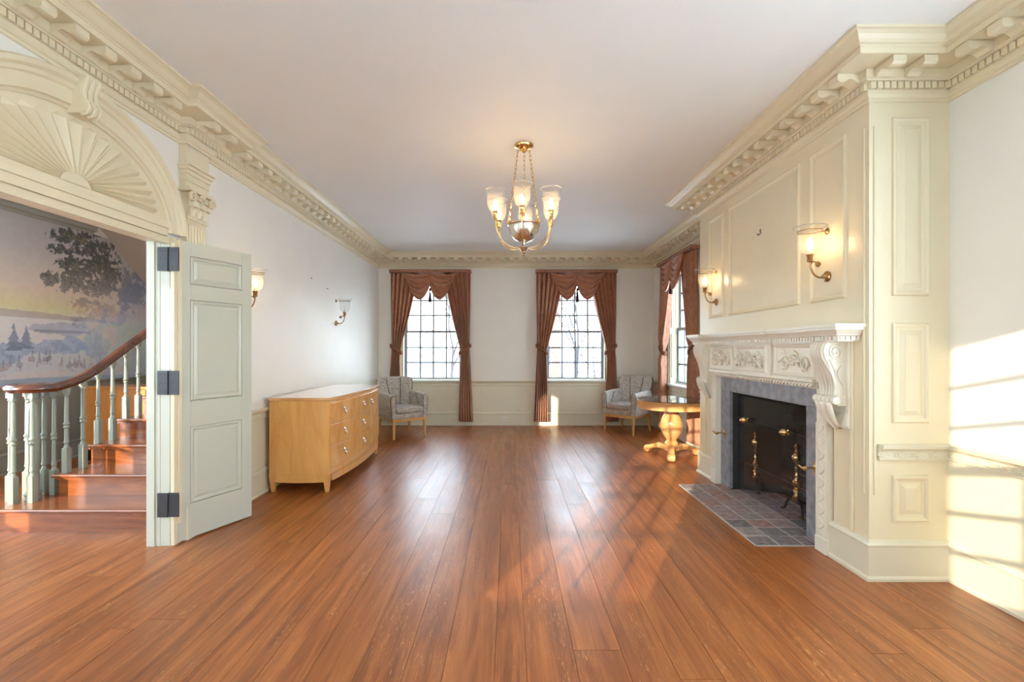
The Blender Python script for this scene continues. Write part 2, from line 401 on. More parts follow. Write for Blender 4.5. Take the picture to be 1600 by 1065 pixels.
# floor: a bed with every plank laid on it
bed = MB(); bed.box(XH-.2, XR+.2, YF-.2, YB+.2, -.12, -.018)
floor = structure(bed.build('floor', M['joint']), 'wide oak plank floor with glossy orange brown finish')
x = XH; rows = []
prng = random.Random(5)
while x < XR-.02:
    w = prng.choice([.135, .15, .165, .18, .20, .215])
    if x+w > XR-.06: w = XR-x
    y = YF+prng.uniform(-2.0, 0)
    while y < YB:
        l = prng.uniform(2.2, 4.2)
        ya, yb = max(YF, y), min(YB, y+l)
        if yb-ya > .05 and not (x < XL-.4 and yb < .2):
            g = .0004; mb = MB(); z1 = prng.uniform(-.0004, .0003)
            mb.frust((x+g, x+w-g, ya+g, yb-g, -.018), (x+g+.0005, x+w-g-.0005, ya+g+.0005, yb-g-.0005, z1))
            mb.build('plank', M['floor'], floor)
        y += l
    x += w

mb = MB(); mb.box(XH-.2, XR+.2, YF-.2, YB+.2, H, H+.15)
structure(mb.build('ceiling', M['ceil']), 'plain off white plaster ceiling')

# walls
BW = (-1.37, 1.20)                              # window centres, back (and front) wall
SWY, SWR = 6.87, 0.95                           # window centres, right wall
mb = MB(); wall_boxes(mb, 'x', XH, XR+.30, YB, YB+.25, 0, H, [(c-WIN_H, c+WIN_H, WIN_Z0, WIN_Z1) for c in BW])
structure(mb.build('wall_back', M['wall']), 'off white back wall with two draped windows')
mb = MB(); wall_boxes(mb, 'y', YF-.25, YB, XR, XR+.30, 0, H, [(SWY-WIN_H, SWY+WIN_H, WIN_Z0, WIN_Z1), (-.55, 2.0, .12, 2.72)])
structure(mb.build('wall_right', M['wall']), 'off white right wall beside the chimney breast')
FAN = [(-4.57, -4.38, 2.22, 2.82), (-4.26, -3.64, 2.22, 2.84)]
FWN = (-1.48, 1.145)
mb = MB(); wall_boxes(mb, 'x', XH, XR, YF-.25, YF, 0, H, [(c-WIN_H, c+WIN_H, WIN_Z0, 2.33) for c in FWN]+FAN)
structure(mb.build('wall_front', M['wall']), 'off white wall behind the viewpoint')
mb = MB(); wall_boxes(mb, 'y', YF, YB, XL-.14, XL, 0, H, [(OY0, OY1, 0, OZ)])
structure(mb.build('wall_left', M['wall']), 'off white left wall with arched doorway')
mb = MB(); wall_boxes(mb, 'y', YF-.25, YB, XH-.25, XH, 0, H, [(-.7, 3.7, .3, 2.8)])
wall_hall = structure(mb.build('wall_hall', M['wall']), 'stair hall wall covered by a painted landscape mural')

# chimney breast
mb = MB()
FY0, FY1, FZ = 3.31, 4.46, .945                 # fire opening
wall_boxes(mb, 'y', BY0, BY1, BX+.03, BX+.05, 0, H, [(FY0-.185, FY1+.185, 0, 1.10)])
mb.box(BX+.05, XR+.02, BY0, BY0+.02, 0, H); mb.box(BX+.05, XR+.02, BY1-.02, BY1, 0, H)
mb.box(BX+.0, BX+.03, BY0, 3.0, 0, H); mb.box(BX, BX+.03, 4.78, BY1, 0, H)
mb.box(BX, BX+.03, 3.0, 4.78, 1.09, H)
breast = structure(mb.build('wall_chimney_breast', M['trim']), 'cream panelled chimney breast above and around the fireplace')
# small bead down the near corner, stopped above the baseboard
mb = MB(); mb.tube([(BX-.004, BY0+.03, .50), (BX-.004, BY0+.03, 2.66)], .007, 8)
mb.tube([(BX+.03, BY0-.004, .50), (BX+.03, BY0-.004, 2.66)], .007, 8)
mb.build('corner_bead', M['trim'], breast, smooth=40)

def panel_frame(parent, u0, u1, z0, z1, plane, name='panel_molding', wd=.045, raised=True, material=None):
    """a raised panel: moulding frame and fielded centre; plane maps (u, out, z) to world"""
    material = material or M['trim']
    prof = [(0, 0), (.004, .012), (.012, .016), (.022, .012), (.030, .005), (wd, .003), (wd, 0)]
    v = []; f = []
    rings = []
    for (ins, out) in prof:
        rings.append([plane(u0+ins, out, z0+ins), plane(u1-ins, out, z0+ins), plane(u1-ins, out, z1-ins), plane(u0+ins, out, z1-ins)])
    mb = MB(); mb.grid(rings, wrap=True)
    mb.build(name, material, parent)
    if raised:
        a, b = wd-.004, wd+.026
        r2 = [[plane(u0+i, o, z0+i), plane(u1-i, o, z0+i), plane(u1-i, o, z1-i), plane(u0+i, o, z1-i)] for (i, o) in ((a, .0005), (b, .011), (b+.001, .0125))]
        mb = MB(); mb.grid(r2, wrap=True); n = len(mb.v); mb.f.append((n-4, n-3, n-2, n-1))
        mb.build('raised_panel', material, parent)
front_pl = lambda u, o, z: (BX-o, u, z)
near_pl = lambda u, o, z: (u, BY0-o, z)
for (a, b) in ((4.54, 4.86), (3.345, 4.42), (2.885, 3.232)):
    panel_frame(breast, a, b, 1.675, 2.705, front_pl, raised=False)
for (za, zb) in ((.339, .613), (.918, 1.508), (1.666, 2.711)):
    panel_frame(breast, 2.248, 2.465, za, zb, near_pl)
far_pl = lambda u, o, z: (u, BY1+o, z)
panel_frame(breast, 2.248, 2.465, 1.666, 2.711, far_pl)
# vertical moulding between mantel and corner
for yy in (2.835, 4.945):
    mb = MB(); mb.frust((BX-.016, BX+.001, yy-.014, yy+.014, .235), (BX-.016, BX+.001, yy-.014, yy+.014, 1.42)); mb.build('panel_edge', M['trim'], breast, bevel=.005)

# ------------------------------------------------------------------ crown cornice with dentils and modillions
PIL = (3.375, 1.559); PHW = .125; PBK = .06
path = [(XL, YF), (XR, YF), (XR, BY0), (BX, BY0), (BX, BY1), (XR, BY1), (XR, YB), (XL, YB)]
for c in PIL: path += [(XL, c+PHW), (XL+PBK, c+PHW), (XL+PBK, c-PHW), (XL, c-PHW)]
cprof = [(0, 2.800), (.010, 2.802), (.012, 2.818), (.020, 2.822), (.030, 2.836), (.032, 2.854), (.034, 2.898), (.056, 2.900), (.060, 2.906), (.072, 2.910),
         (.074, 2.956), (.212, 2.956), (.214, 2.986), (.222, 2.988), (.224, 2.994), (.238, 2.998), (.252, 3.008), (.268, 3.024), (.286, 3.034), (.300, 3.036), (.302, 3.0495), (0, 3.0495)]
corn = empty('trim_1', (0, 0, 0), label='cream crown cornice with modillion blocks and dentils around the ceiling', kind='structure')
mb = MB(); sweep(mb, path, cprof, True); mb.build('crown_molding', M['trim'], corn)
dent = MB()
m0 = MB()   # modillion: scroll sided block, x along the wall, y out from the wall
mpf = [(0, .046), (.128, .046), (.130, .012), (.118, .002), (.100, .0), (.082, .004), (.066, .014), (.050, .018), (.030, .010), (.012, -.004), (0, -.006)]
m0.prism([(p[0], p[1]) for p in mpf], -.036, .036, 'x')
mod_proto = None
n = len(path)
for i in range(n):
    j = (i+1) % n
    a, b = path[i], path[j]
    L0 = math.hypot(b[0]-a[0], b[1]-a[1]); d = ((b[0]-a[0])/L0, (b[1]-a[1])/L0); nn = (-d[1], d[0])
    p, q = offset_pt(path, i, .034, True), offset_pt(path, j, .034, True)
    L1 = math.hypot(q[0]-p[0], q[1]-p[1])
    k = max(1, int(round(L1/.0375)))
    for t in range(k):
        c = (t+.5)/k*L1; w = .0145
        c0, c1 = c-w, c+w
        P = lambda s, o: (p[0]+d[0]*s+nn[0]*o, p[1]+d[1]*s+nn[1]*o)
        vs = [P(c0, 0), P(c1, 0), P(c1, .019), P(c0, .019)]
        dent.add([(u[0], u[1], 2.858) for u in vs]+[(u[0], u[1], 2.896) for u in vs], [(0,3,2,1), (4,5,6,7), (1,2,6,5), (2,3,7,6), (3,0,4,7)])
    p, q = offset_pt(path, i, .074, True), offset_pt(path, j, .074, True)
    L1 = math.hypot(q[0]-p[0], q[1]-p[1])
    if (a[1] <= 0 and b[1] <= 0) or L1 < .12: continue
    # keep clear of inside corners by the modillion depth
    def cross(o, a, b): return (a[0]-o[0])*(b[1]-a[1])-(a[1]-o[1])*(b[0]-a[0])
    ca = cross(path[i-1], a, b) > 0; cb_ = cross(a, b, path[(j+1)%n]) > 0
    s0 = (.128 if ca else -.0); s1 = L1-(.128 if cb_ else -.0)
    k = max(1, int(round((s1-s0)/.164)))
    if L0 < .3: k = 2
    rz = math.atan2(d[1], d[0])
    for t in range(k):
        c = s0+(t+.5)/k*(s1-s0)
        if mod_proto is None:
            mod_proto = m0.build('modillion', M['trim'], corn); o = mod_proto
        else:
            o = mod_proto.copy(); COL.objects.link(o)
        o.location = (p[0]+d[0]*c, p[1]+d[1]*c, 2.908); o.rotation_euler = (0, 0, rz)
tag(dent.build('dentil_course', M['trim'], corn), kind='stuff')

# ------------------------------------------------------------------ baseboards and chair rails
bprof = [(0, 0), (.030, 0), (.030, .016), (.022, .026), (.018, .028), (.018, .196), (.024, .200), (.026, .210), (.016, .220), (.010, .232), (0, .235)]
def baseboard(name, path, label):
    mb = MB(); sweep(mb, path, bprof, False); return structure(mb.build(name, M['dado']), label)
baseboard('baseboard_right', [(XR, YF), (XR, BY0), (BX, BY0), (BX, 3.02)], 'cream baseboard wrapping the near side of the chimney breast')
baseboard('baseboard_back', [(BX, 4.77), (BX, BY1), (XR, BY1), (XR, YB), (XL, YB), (XL, 3.52)], 'cream baseboard along the back and left walls')
baseboard('baseboard_front', [(XL, OY0-.3), (XL, YF), (XR, YF)], 'cream baseboard behind the viewpoint')
rprof = [(0, .700), (.012, .700), (.016, .708), (.016, .712), (.013, .714), (.013, .756), (.018, .758), (.030, .768), (.042, .774), (.046, .790), (.046, .797), (0, .797)]
rprof = [(p, z) for p, z in rprof]
def chair_rail(name, path, label):
    e = empty(name, label=label, kind='structure')
    mb = MB(); sweep(mb, path, rprof, False); mb.build('rail_molding', M['dado'], e)
    fr = MB()
    for i in range(len(path)-1):
        p, q = offset_pt(path, i, .014, False), offset_pt(path, i+1, .014, False)
        L = math.hypot(q[0]-p[0], q[1]-p[1]); d = ((q[0]-p[0])/L, (q[1]-p[1])/L); nn = (-d[1], d[0])
        k = max(1, int(L/.096))
        if L < .1: continue
        for t in range(k):
            c = (t+.5)/k*L
            cx, cy = p[0]+d[0]*c, p[1]+d[1]*c
            ring = [(cx+d[0]*.040*math.cos(g), cy+d[1]*.040*math.cos(g), .735+.016*math.sin(g)) for g in [2*PI*u/14 for u in range(14)]]
            fr.tube(ring, .0035, 4, closed=True)
            e2 = [(cx+d[0]*(.048+.010*math.cos(g)), cy+d[1]*(.048+.010*math.cos(g)), .735+.010*math.sin(g)) for g in [2*PI*u/8 for u in range(8)]]
            fr.tube(e2, .0035, 4, closed=True)
    tag(fr.build('fretwork', M['dado'], e, smooth=60), kind='stuff')
chair_rail('trim_2', [(XR, YF+.05), (XR, BY0), (2.165, BY0)], 'cream chair rail with carved fretwork on the near right wall')
chair_rail('trim_3', [(BX+.05, BY1), (XR, BY1), (XR, YB), (XL, YB), (XL, 3.55)], 'cream chair rail along the back and left walls')
# painted dado boards below the rails
def boards(name, segs, label):
    mb = MB()
    for s in segs: mb.box(*s)
    return structure(mb.build(name, M['dado']), label)
boards('trim_4', [(XL, XR, YB-.006, YB, .02, .705), (XR-.006, XR, BY1, YB, .02, .705), (XL, XL+.006, 3.52, YB, .02, .705), (XR-.006, XR, YF, BY0, .02, .705)], 'cream painted dado below the chair rail')

# ------------------------------------------------------------------ windows
def window(name, loc, rz, label, z1=2.52, depth=.25, inner=False, gl='glass_back'):
    e = empty(name, loc, rz, label=label, kind='structure')
    z0 = WIN_Z0; zt = z1+.06; W = .94
    mb = MB()                                            # jamb liner
    mb.box(-.55, -.515, 0, depth, z0, zt); mb.box(.515, .55, 0, depth, z0, zt); mb.box(-.515, .515, 0, depth, zt-.03, zt); mb.box(-.515, .515, .10, depth+.03, z0, z0+.03)
    mb.build('jamb', M['dado'], e)
    if inner:
        for sgn in (-1, 1):
            pl = (lambda u, o, z: (-.515+o, u, z)) if sgn < 0 else (lambda u, o, z: (.515-o, u, z))
            panel_frame(e, .015, .105, z0+.10, z0+.80, pl, wd=.02); panel_frame(e, .015, .105, z0+.90, zt-.10, pl, wd=.02)
    mb = MB()                                            # casing on the room side
    for (x0, x1, za, zb) in ((-.645, -.545, z0-.0, zt+.10), (.545, .645, z0-.0, zt+.10), (-.545, .545, zt, zt+.10)): mb.box(x0, x1, -.022, 0, za, zb)
    mb.build('casing', M['dado'], e, bevel=.006)
    mb = MB(); mb.box(-.66, .66, -.05, .0, z0-.018, z0+.008); mb.box(-.515, .515, 0, .12, z0-.004, z0+.008)
    mb.build('window_sill', M['sill'], e, bevel=.006)
    zm = .5*(.83+z1)
    for nm, y0, za, zb in (('lower_sash', .115, z0+.008, zm+.022), ('upper_sash', .152, zm-.022, z1+.03)):
        mb = MB(); y1 = y0+.036
        ba = .042 if nm == 'lower_sash' else .044; bb = .044 if nm == 'lower_sash' else .032
        mb.box(-.515, -.47, y0, y1, za, zb); mb.box(.47, .515, y0, y1, za, zb)
        mb.box(-.47, .47, y0, y1, za, za+ba); mb.box(-.47, .47, y0, y1, zb-bb, zb)
        s = mb.build(nm, M['sash'], e, bevel=.004, seg=1)
        gx = [-.47+.94*k/4 for k in range(5)]; gz = [lerp(za+ba, zb-bb, k/3) for k in range(4)]
        mt = MB()
        for k in (1, 2, 3): mt.box(gx[k]-.014, gx[k]+.014, y0+.004, y1-.004, gz[0], gz[3])
        for k in (1, 2): mt.box(-.47, .47, y0+.006, y1-.006, gz[k]-.014, gz[k]+.014)
        mt.build('muntin_grid', M['sash'], s)
        for i in range(4):
            for k in range(3):
                p = MB(); g = .0135
                p.box(gx[i]+(g if i else 0), gx[i+1]-(g if i < 3 else 0), y0+.016, y0+.019, gz[k]+(g if k else 0), gz[k+1]-(g if k < 2 else 0)); p.build('pane', M[gl], s)
    mb = MB(); mb.box(-.02, .02, .118, .15, zm+.022, zm+.034); mb.lathe([(.012, 0), (.012, .016), (.004, .02)], 10, (0, .13, zm+.034)); mb.build('sash_lock', M['abrass'], e)
    return e
window('window_1', (BW[0], YB, 0), 0, 'left twelve over twelve sash window in the back wall')
window('window_2', (BW[1], YB, 0), 0, 'right sash window in the back wall behind the armchair')
window('window_3', (XR, SWY, 0), -PI/2, 'sash window in the right wall beyond the chimney breast', depth=.30, inner=True, gl='glass')
def added_glazing(name, loc, rz, hw, z0, z1, n, m, label):
    e = empty(name, loc, rz, label=label, kind='structure')
    mb = MB(); mb.box(-hw, -hw+.05, .05, .2, z0, z1); mb.box(hw-.05, hw, .05, .2, z0, z1); mb.box(-hw+.05, hw-.05, .05, .2, z1-.05, z1); mb.box(-hw+.05, hw-.05, .05, .2, z0, z0+.05)
    mb.build('window_frame', M['sash'], e)
    mb = MB()
    for k in range(1, n): mb.box(-hw+2*hw*k/n-.014, -hw+2*hw*k/n+.014, .1, .14, z0+.05, z1-.05)
    for k in range(1, m): mb.box(-hw+.05, hw-.05, .105, .135, lerp(z0, z1, k/m)-.014, lerp(z0, z1, k/m)+.014)
    mb.build('muntin_grid', M['sash'], e)
    for i in range(n):
        for k in range(m):
            mb = MB(); mb.box(-hw+2*hw*i/n+.015, -hw+2*hw*(i+1)/n-.015, .118, .121, lerp(z0, z1, k/m)+.015, lerp(z0, z1, (k+1)/m)-.015); mb.build('pane', M['glass'], e)
added_glazing('window_4', (XR, .725, 0), -PI/2, 1.275, .12, 2.72, 5, 5, 'wide unseen glazing added in the right wall for more daylight')  # unseen opening, made this wide to brighten the room from behind
window('window_5', (FWN[0], YF, 0), PI, 'left sash window in the wall behind the viewpoint', z1=2.27, gl='glass')
window('window_6', (FWN[1], YF, 0), PI, 'right sash window in the wall behind the viewpoint', z1=2.27, gl='glass')
for i, (x0, x1, za, zb) in enumerate(FAN):
    e = empty('window_%d' % (7+i), ((x0+x1)/2, YF-.1, za), 0, label='transom light over the hall entrance, %s' % ('narrow left pane' if i == 0 else 'wide arched pane'), kind='structure')
    w = (x1-x0)/2; h = zb-za
    mb = MB(); mb.box(-w, w, -.004, .0, 0, h); mb.build('pane', M['glass'], e)
    if i:
        for sg in (-1, 1):
            arc = [(sg*w*math.cos(a), .12+(h-.12)*math.sin(a)) for a in [PI/2*k/12 for k in range(13)]]
            mb = MB(); mb.prism(arc+[(sg*w, h)], -.02, .02, 'y'); mb.build('spandrel', M['dado'], e)
added_glazing('window_9', (XH, 1.5, 0), PI/2, 2.2, .3, 2.8, 7, 4, 'wide unseen window added on the left to light the stair hall')  # unseen window, added only to let sky light into the hall

# ------------------------------------------------------------------ doorway: tympanum with sunburst, archivolt, keystone, jambs
AY, AZ = 2.467, 2.14
arch = empty('trim_5', (XL, AY, AZ), label='cream arched overdoor with carved sunburst fan above the hall doorway', kind='structure')
# local: x out from wall, y along wall, z up
mb = MB()
ell = [(.66*math.cos(a), .475*math.sin(a)) for a in [PI*k/40 for k in range(41)]]
mb.prism([(-.66, -.02)]+ell[::-1]+[(.66, -.02)], 0, .008, 'x'); mb.build('tympanum', M['trim'], arch)
mb = MB(); ap = [(0, 0), (.0, .022), (.06, .030), (.10, .024), (.13, .038), (.55, .040), (.60, .052), (.72, .054), (.80, .072), (.94, .074), (1.0, .060), (1.0, 0)]
rows = []
for k in range(57):
    a = PI*k/56
    ci, cs = math.cos(a), math.sin(a); row = []
    for (q, h) in ap: row.append((h, lerp(.66, .775, q)*ci, lerp(.475, .645, q)*cs))
    rows.append(row)
mb.grid(rows); mb.build('archivolt', M['trim'], arch, smooth=25)
NR = 19
for k in range(NR):
    a0 = PI*k/NR+.012; a1 = PI*(k+1)/NR-.012; am = (a0+a1)/2
    def E(a, s, hub=0):
        return (s*.585*math.cos(a), .10+s*.345*math.sin(a))
    def PT(a, s): 
        c, d = math.cos(a), math.sin(a); return (.585*c*s, .095+.35*d*s)
    r0 = .16
    A0, A1, Am = PT(a0, r0), PT(a1, r0), PT(am, r0)
    B0, B1 = PT(a0, .93), PT(a1, .93); Bm = PT(am, .90); T = PT(am, 1.0)
    v = [(.008, *A0), (.022, *Am), (.008, *A1), (.009, *B0), (.008, *B0), (.009, *B1), (.010, *T), (.044, *Bm), (.008, *A0)]
    m_ = MB(); m_.add(v, [(8, 1, 7, 4), (1, 2, 5, 7), (4, 7, 6), (7, 5, 6), (0, 8, 4, 3), (3, 4, 6)])
    m_.build('sunburst_ray', M['trim'], arch)
mb = MB(); hubp = [(.585*.15*math.cos(PI*k/16), .095+.35*.17*math.sin(PI*k/16)) for k in range(17)]
mb.prism(hubp, .008, .016, 'x'); mb.build('sunburst_hub', M['trim'], arch, bevel=.004)
mb = MB(); mb.box(.008, .028, -.66, .66, .03, .065); mb.box(.0, .018, -.66, .66, -.02, .03); mb.box(.008, .020, -.66, .66, .065, .088); mb.build('lintel_molding', M['trim'], arch, bevel=.003)
# keystone: fluted scroll
kp = [(0, 0), (.075, .0), (.10, .012), (.115, .035), (.105, .06), (.085, .075), (.082, .12), (.095, .16), (.115, .185), (.115, .20), (0, .20)]
mb = MB()
rows = []
for (u, wd) in ((0, .042), (.04, .046), (.1, .05), (.16, .058), (.20, .062)):
    pass
mb.prism([(p[0], p[1]) for p in kp], -.048, .048, 'y'); ks = mb.build('keystone', M['trim'], arch, loc=(.0, 0, .455), bevel=.004)
mb = MB()
for yy in (-.034, 0, .034):
    mb.tube([(.112, yy, .20), (.098, yy, .165), (.086, yy, .13), (.086, yy, .085), (.104, yy, .062), (.114, yy, .036), (.10, yy, .010), (.075, yy, .0)], .012, 6)
mb.build('keystone_flute', M['trim'], ks, smooth=50)

# jamb linings and casings of the doorway
jb = empty('door_2', (XL, AY, 0), label='cream doorway lining with stepped casings leading to the stair hall', kind='structure')
hwid = (OY1-OY0)/2
for sg in (1, -1):
    mb = MB(); mb.box(-.155, -.100, sg*hwid-.012, sg*hwid+.014, 0, OZ-.0); mb.box(-.100, -.066, sg*hwid-.004, sg*hwid+.014, 0, OZ-.0); mb.box(-.066, -.0, sg*(hwid+.004)-.006, sg*(hwid+.004)+.006, 0, OZ); mb.build('jamb', M['door'], jb, bevel=.002)
    mb = MB(); y0, y1 = sorted((sg*hwid, sg*(hwid+.075))); mb.box(0, .028, y0, y1, .0, 2.12); mb.box(.028, .042, *sorted((sg*(hwid+.03), sg*(hwid+.06))), .14, 2.12); mb.build('casing', M['trim'], jb, bevel=.004)
mb = MB(); mb.box(-.155, 0, -hwid, hwid, OZ-.028, OZ); mb.build('head_lining', M['trim'], jb)
mb = MB(); mb.box(-.05, .0, -hwid, hwid, OZ-.045, OZ-.028); mb.build('door_stop', M['trim'], jb)

# fluted pilasters with carved capitals either side of the arch
for c in PIL:
    e = empty('trim_%d' % (6 if c > 2 else 7), (XL, c, 0), label='cream fluted pilaster with carved composite capital %s the arch' % ('right of' if c > 2 else 'left of'), kind='structure')
    w = .105
    mb = MB(); mb.box(0, .046, -w, w, .235, 2.285); mb.box(0, .06, -w-.015, w+.015, 0, .235); mb.build('shaft', M['trim'], e, bevel=.003)
    mb = MB()
    for k in range(6):
        yy = -w+.026+k*(2*w-.052)/5
        mb.tube([(.046, yy, .30), (.046, yy, 2.24)], .010, 6)
    mb.build('reeding', M['trim'], e, smooth=50)
    mb = MB(); mb.box(0, .058, -w-.01, w+.01, 2.282, 2.300); mb.frust((0, .052, -w+.01, w-.01, 2.30), (0, .070, -w, w, 2.47)); mb.build('capital_bell', M['trim'], e, bevel=.003)
    mb = MB(); mb.box(0, .098, -w-.035, w+.035, 2.472, 2.488); mb.box(0, .085, -w-.02, w+.02, 2.488, 2.505); mb.build('abacus', M['trim'], e, bevel=.004)
    for sg in (-1, 1):
        sp = [(.088, sg*(w+.000)+.036*(1-t*.85)*math.cos(sg*(t*10)), 2.435+.036*(1-t*.85)*math.sin(t*10)) for t in [u/26 for u in range(27)]]
        mb = MB(); mb.tube(sp, [.013*(1-.5*u/26) for u in range(27)], 6); mb.build('volute', M['trim'], e, smooth=60)
    for row, (zz, hh, cols) in enumerate(((2.30, .085, 3), (2.335, .105, 2))):
        for k in range(cols):
            yy = (k-(cols-1)/2)*.066
            mb = MB()
            lf = spline([(.056, yy, zz), (.066, yy, zz+hh*.5), (.078, yy, zz+hh*.85), (.094, yy, zz+hh*.98), (.098, yy, zz+hh*.84)], 4)
            rows = []
            for i_, p in enumerate(lf):
                t = i_/(len(lf)-1); wd = .030*math.sin(PI*(.15+.8*t))**.7
                rows.append([(p.x-.010*abs(s)**2+.004*math.cos(s*9), p.y+wd*s, p.z-.006*abs(s)) for s in (-1, -.66, -.33, 0, .33, .66, 1)])
            mb.grid(rows); mb.build('acanthus_leaf', M['trim'], e, smooth=60, solid=.008)
    mb = MB(); mb.tube([(.078, -w, 2.458), (.084, 0, 2.452), (.078, w, 2.458)], .009, 6); mb.lathe([(.002, .07), (.022, .085), (.016, .104), (.003, .110)], 10, (0, 0, 2.462), 'x'); mb.build('rosette', M['trim'], e, smooth=50)
    mb = MB()
    for (p, za, zb) in ((.050, 2.505, 2.55), (.058, 2.55, 2.595), (.066, 2.595, 2.625), (.082, 2.625, 2.650), (.096, 2.650, 2.662)):
        mb.box(0, p, -w-p*.35, w+p*.35, za, zb)
    mb.box(0, .055, -w-.018, w+.018, 2.662, 2.805); mb.build('entablature', M['trim'], e, bevel=.003)

# ------------------------------------------------------------------ the open door leaf
ang = math.atan2(.513, .224)
leaf = empty('door_1', (-2.30, 3.200, 0), ang, label='pale grey green three panel door standing open against the left wall', kind='structure')
DW, DT = .565, .045
mb = MB()
# stiles and rails, panels recessed
zs = [(.02, .16+.10), (.72+.0, .86), (1.66+.06, 1.80+.04), (2.02, 2.115)]
mb.box(0, .085, 0, DT, .012, 2.115); mb.box(DW-.085, DW, 0, DT, .012, 2.115)
zr = [(.012, .255), (.80, .985), (1.705, 1.815), (2.015, 2.115)]
for (za, zb) in zr: mb.box(.085, DW-.085, 0, DT, za, zb)
mb.build('door_frame', M['door'], leaf, bevel=.002)
for (za, zb) in ((.255, .80), (.985, 1.705), (1.815, 2.015)):
    mb = MB(); mb.box(.08, DW-.08, .012, DT-.012, za-.005, zb+.005); mb.build('panel', M['door'], leaf)
    for pl in ((lambda u, o, z: (u, .012-o, z)), (lambda u, o, z: (u, DT-.012+o, z))):
        panel_frame(leaf, .085, DW-.085, za, zb, pl, wd=.022, material=M['door'])
for zc in (1.97, 1.123, .286):
    mb = MB(); mb.tube([(-2.330, 3.163, zc-.083), (-2.330, 3.163, zc+.083)], .006, 10)
    q = MB(); q.box(-2.404, -2.334, 3.150, 3.156, zc-.082, zc+.082); q.box(-2.326, -2.262, 3.156, 3.164, zc-.082, zc+.082)
    for u in (-2.385, -2.355, -2.305, -2.282):
        for dz in (-.055, 0, .055): q.lathe([(.005, 3.156), (.005, 3.1485 if u < -2.33 else 3.1545)], 8, (u, 0, zc+dz), 'y')
    inv = leaf.matrix_basis.inverted() if False else (Matrix.Translation(leaf.location) @ Matrix.Rotation(ang, 4, 'Z')).inverted()
    mb.v += []; mb.xf(inv); q.xf(inv)
    hg = mb.build('hinge', M['black'], leaf, smooth=40); q.build('hinge_plate', M['iron'], hg)

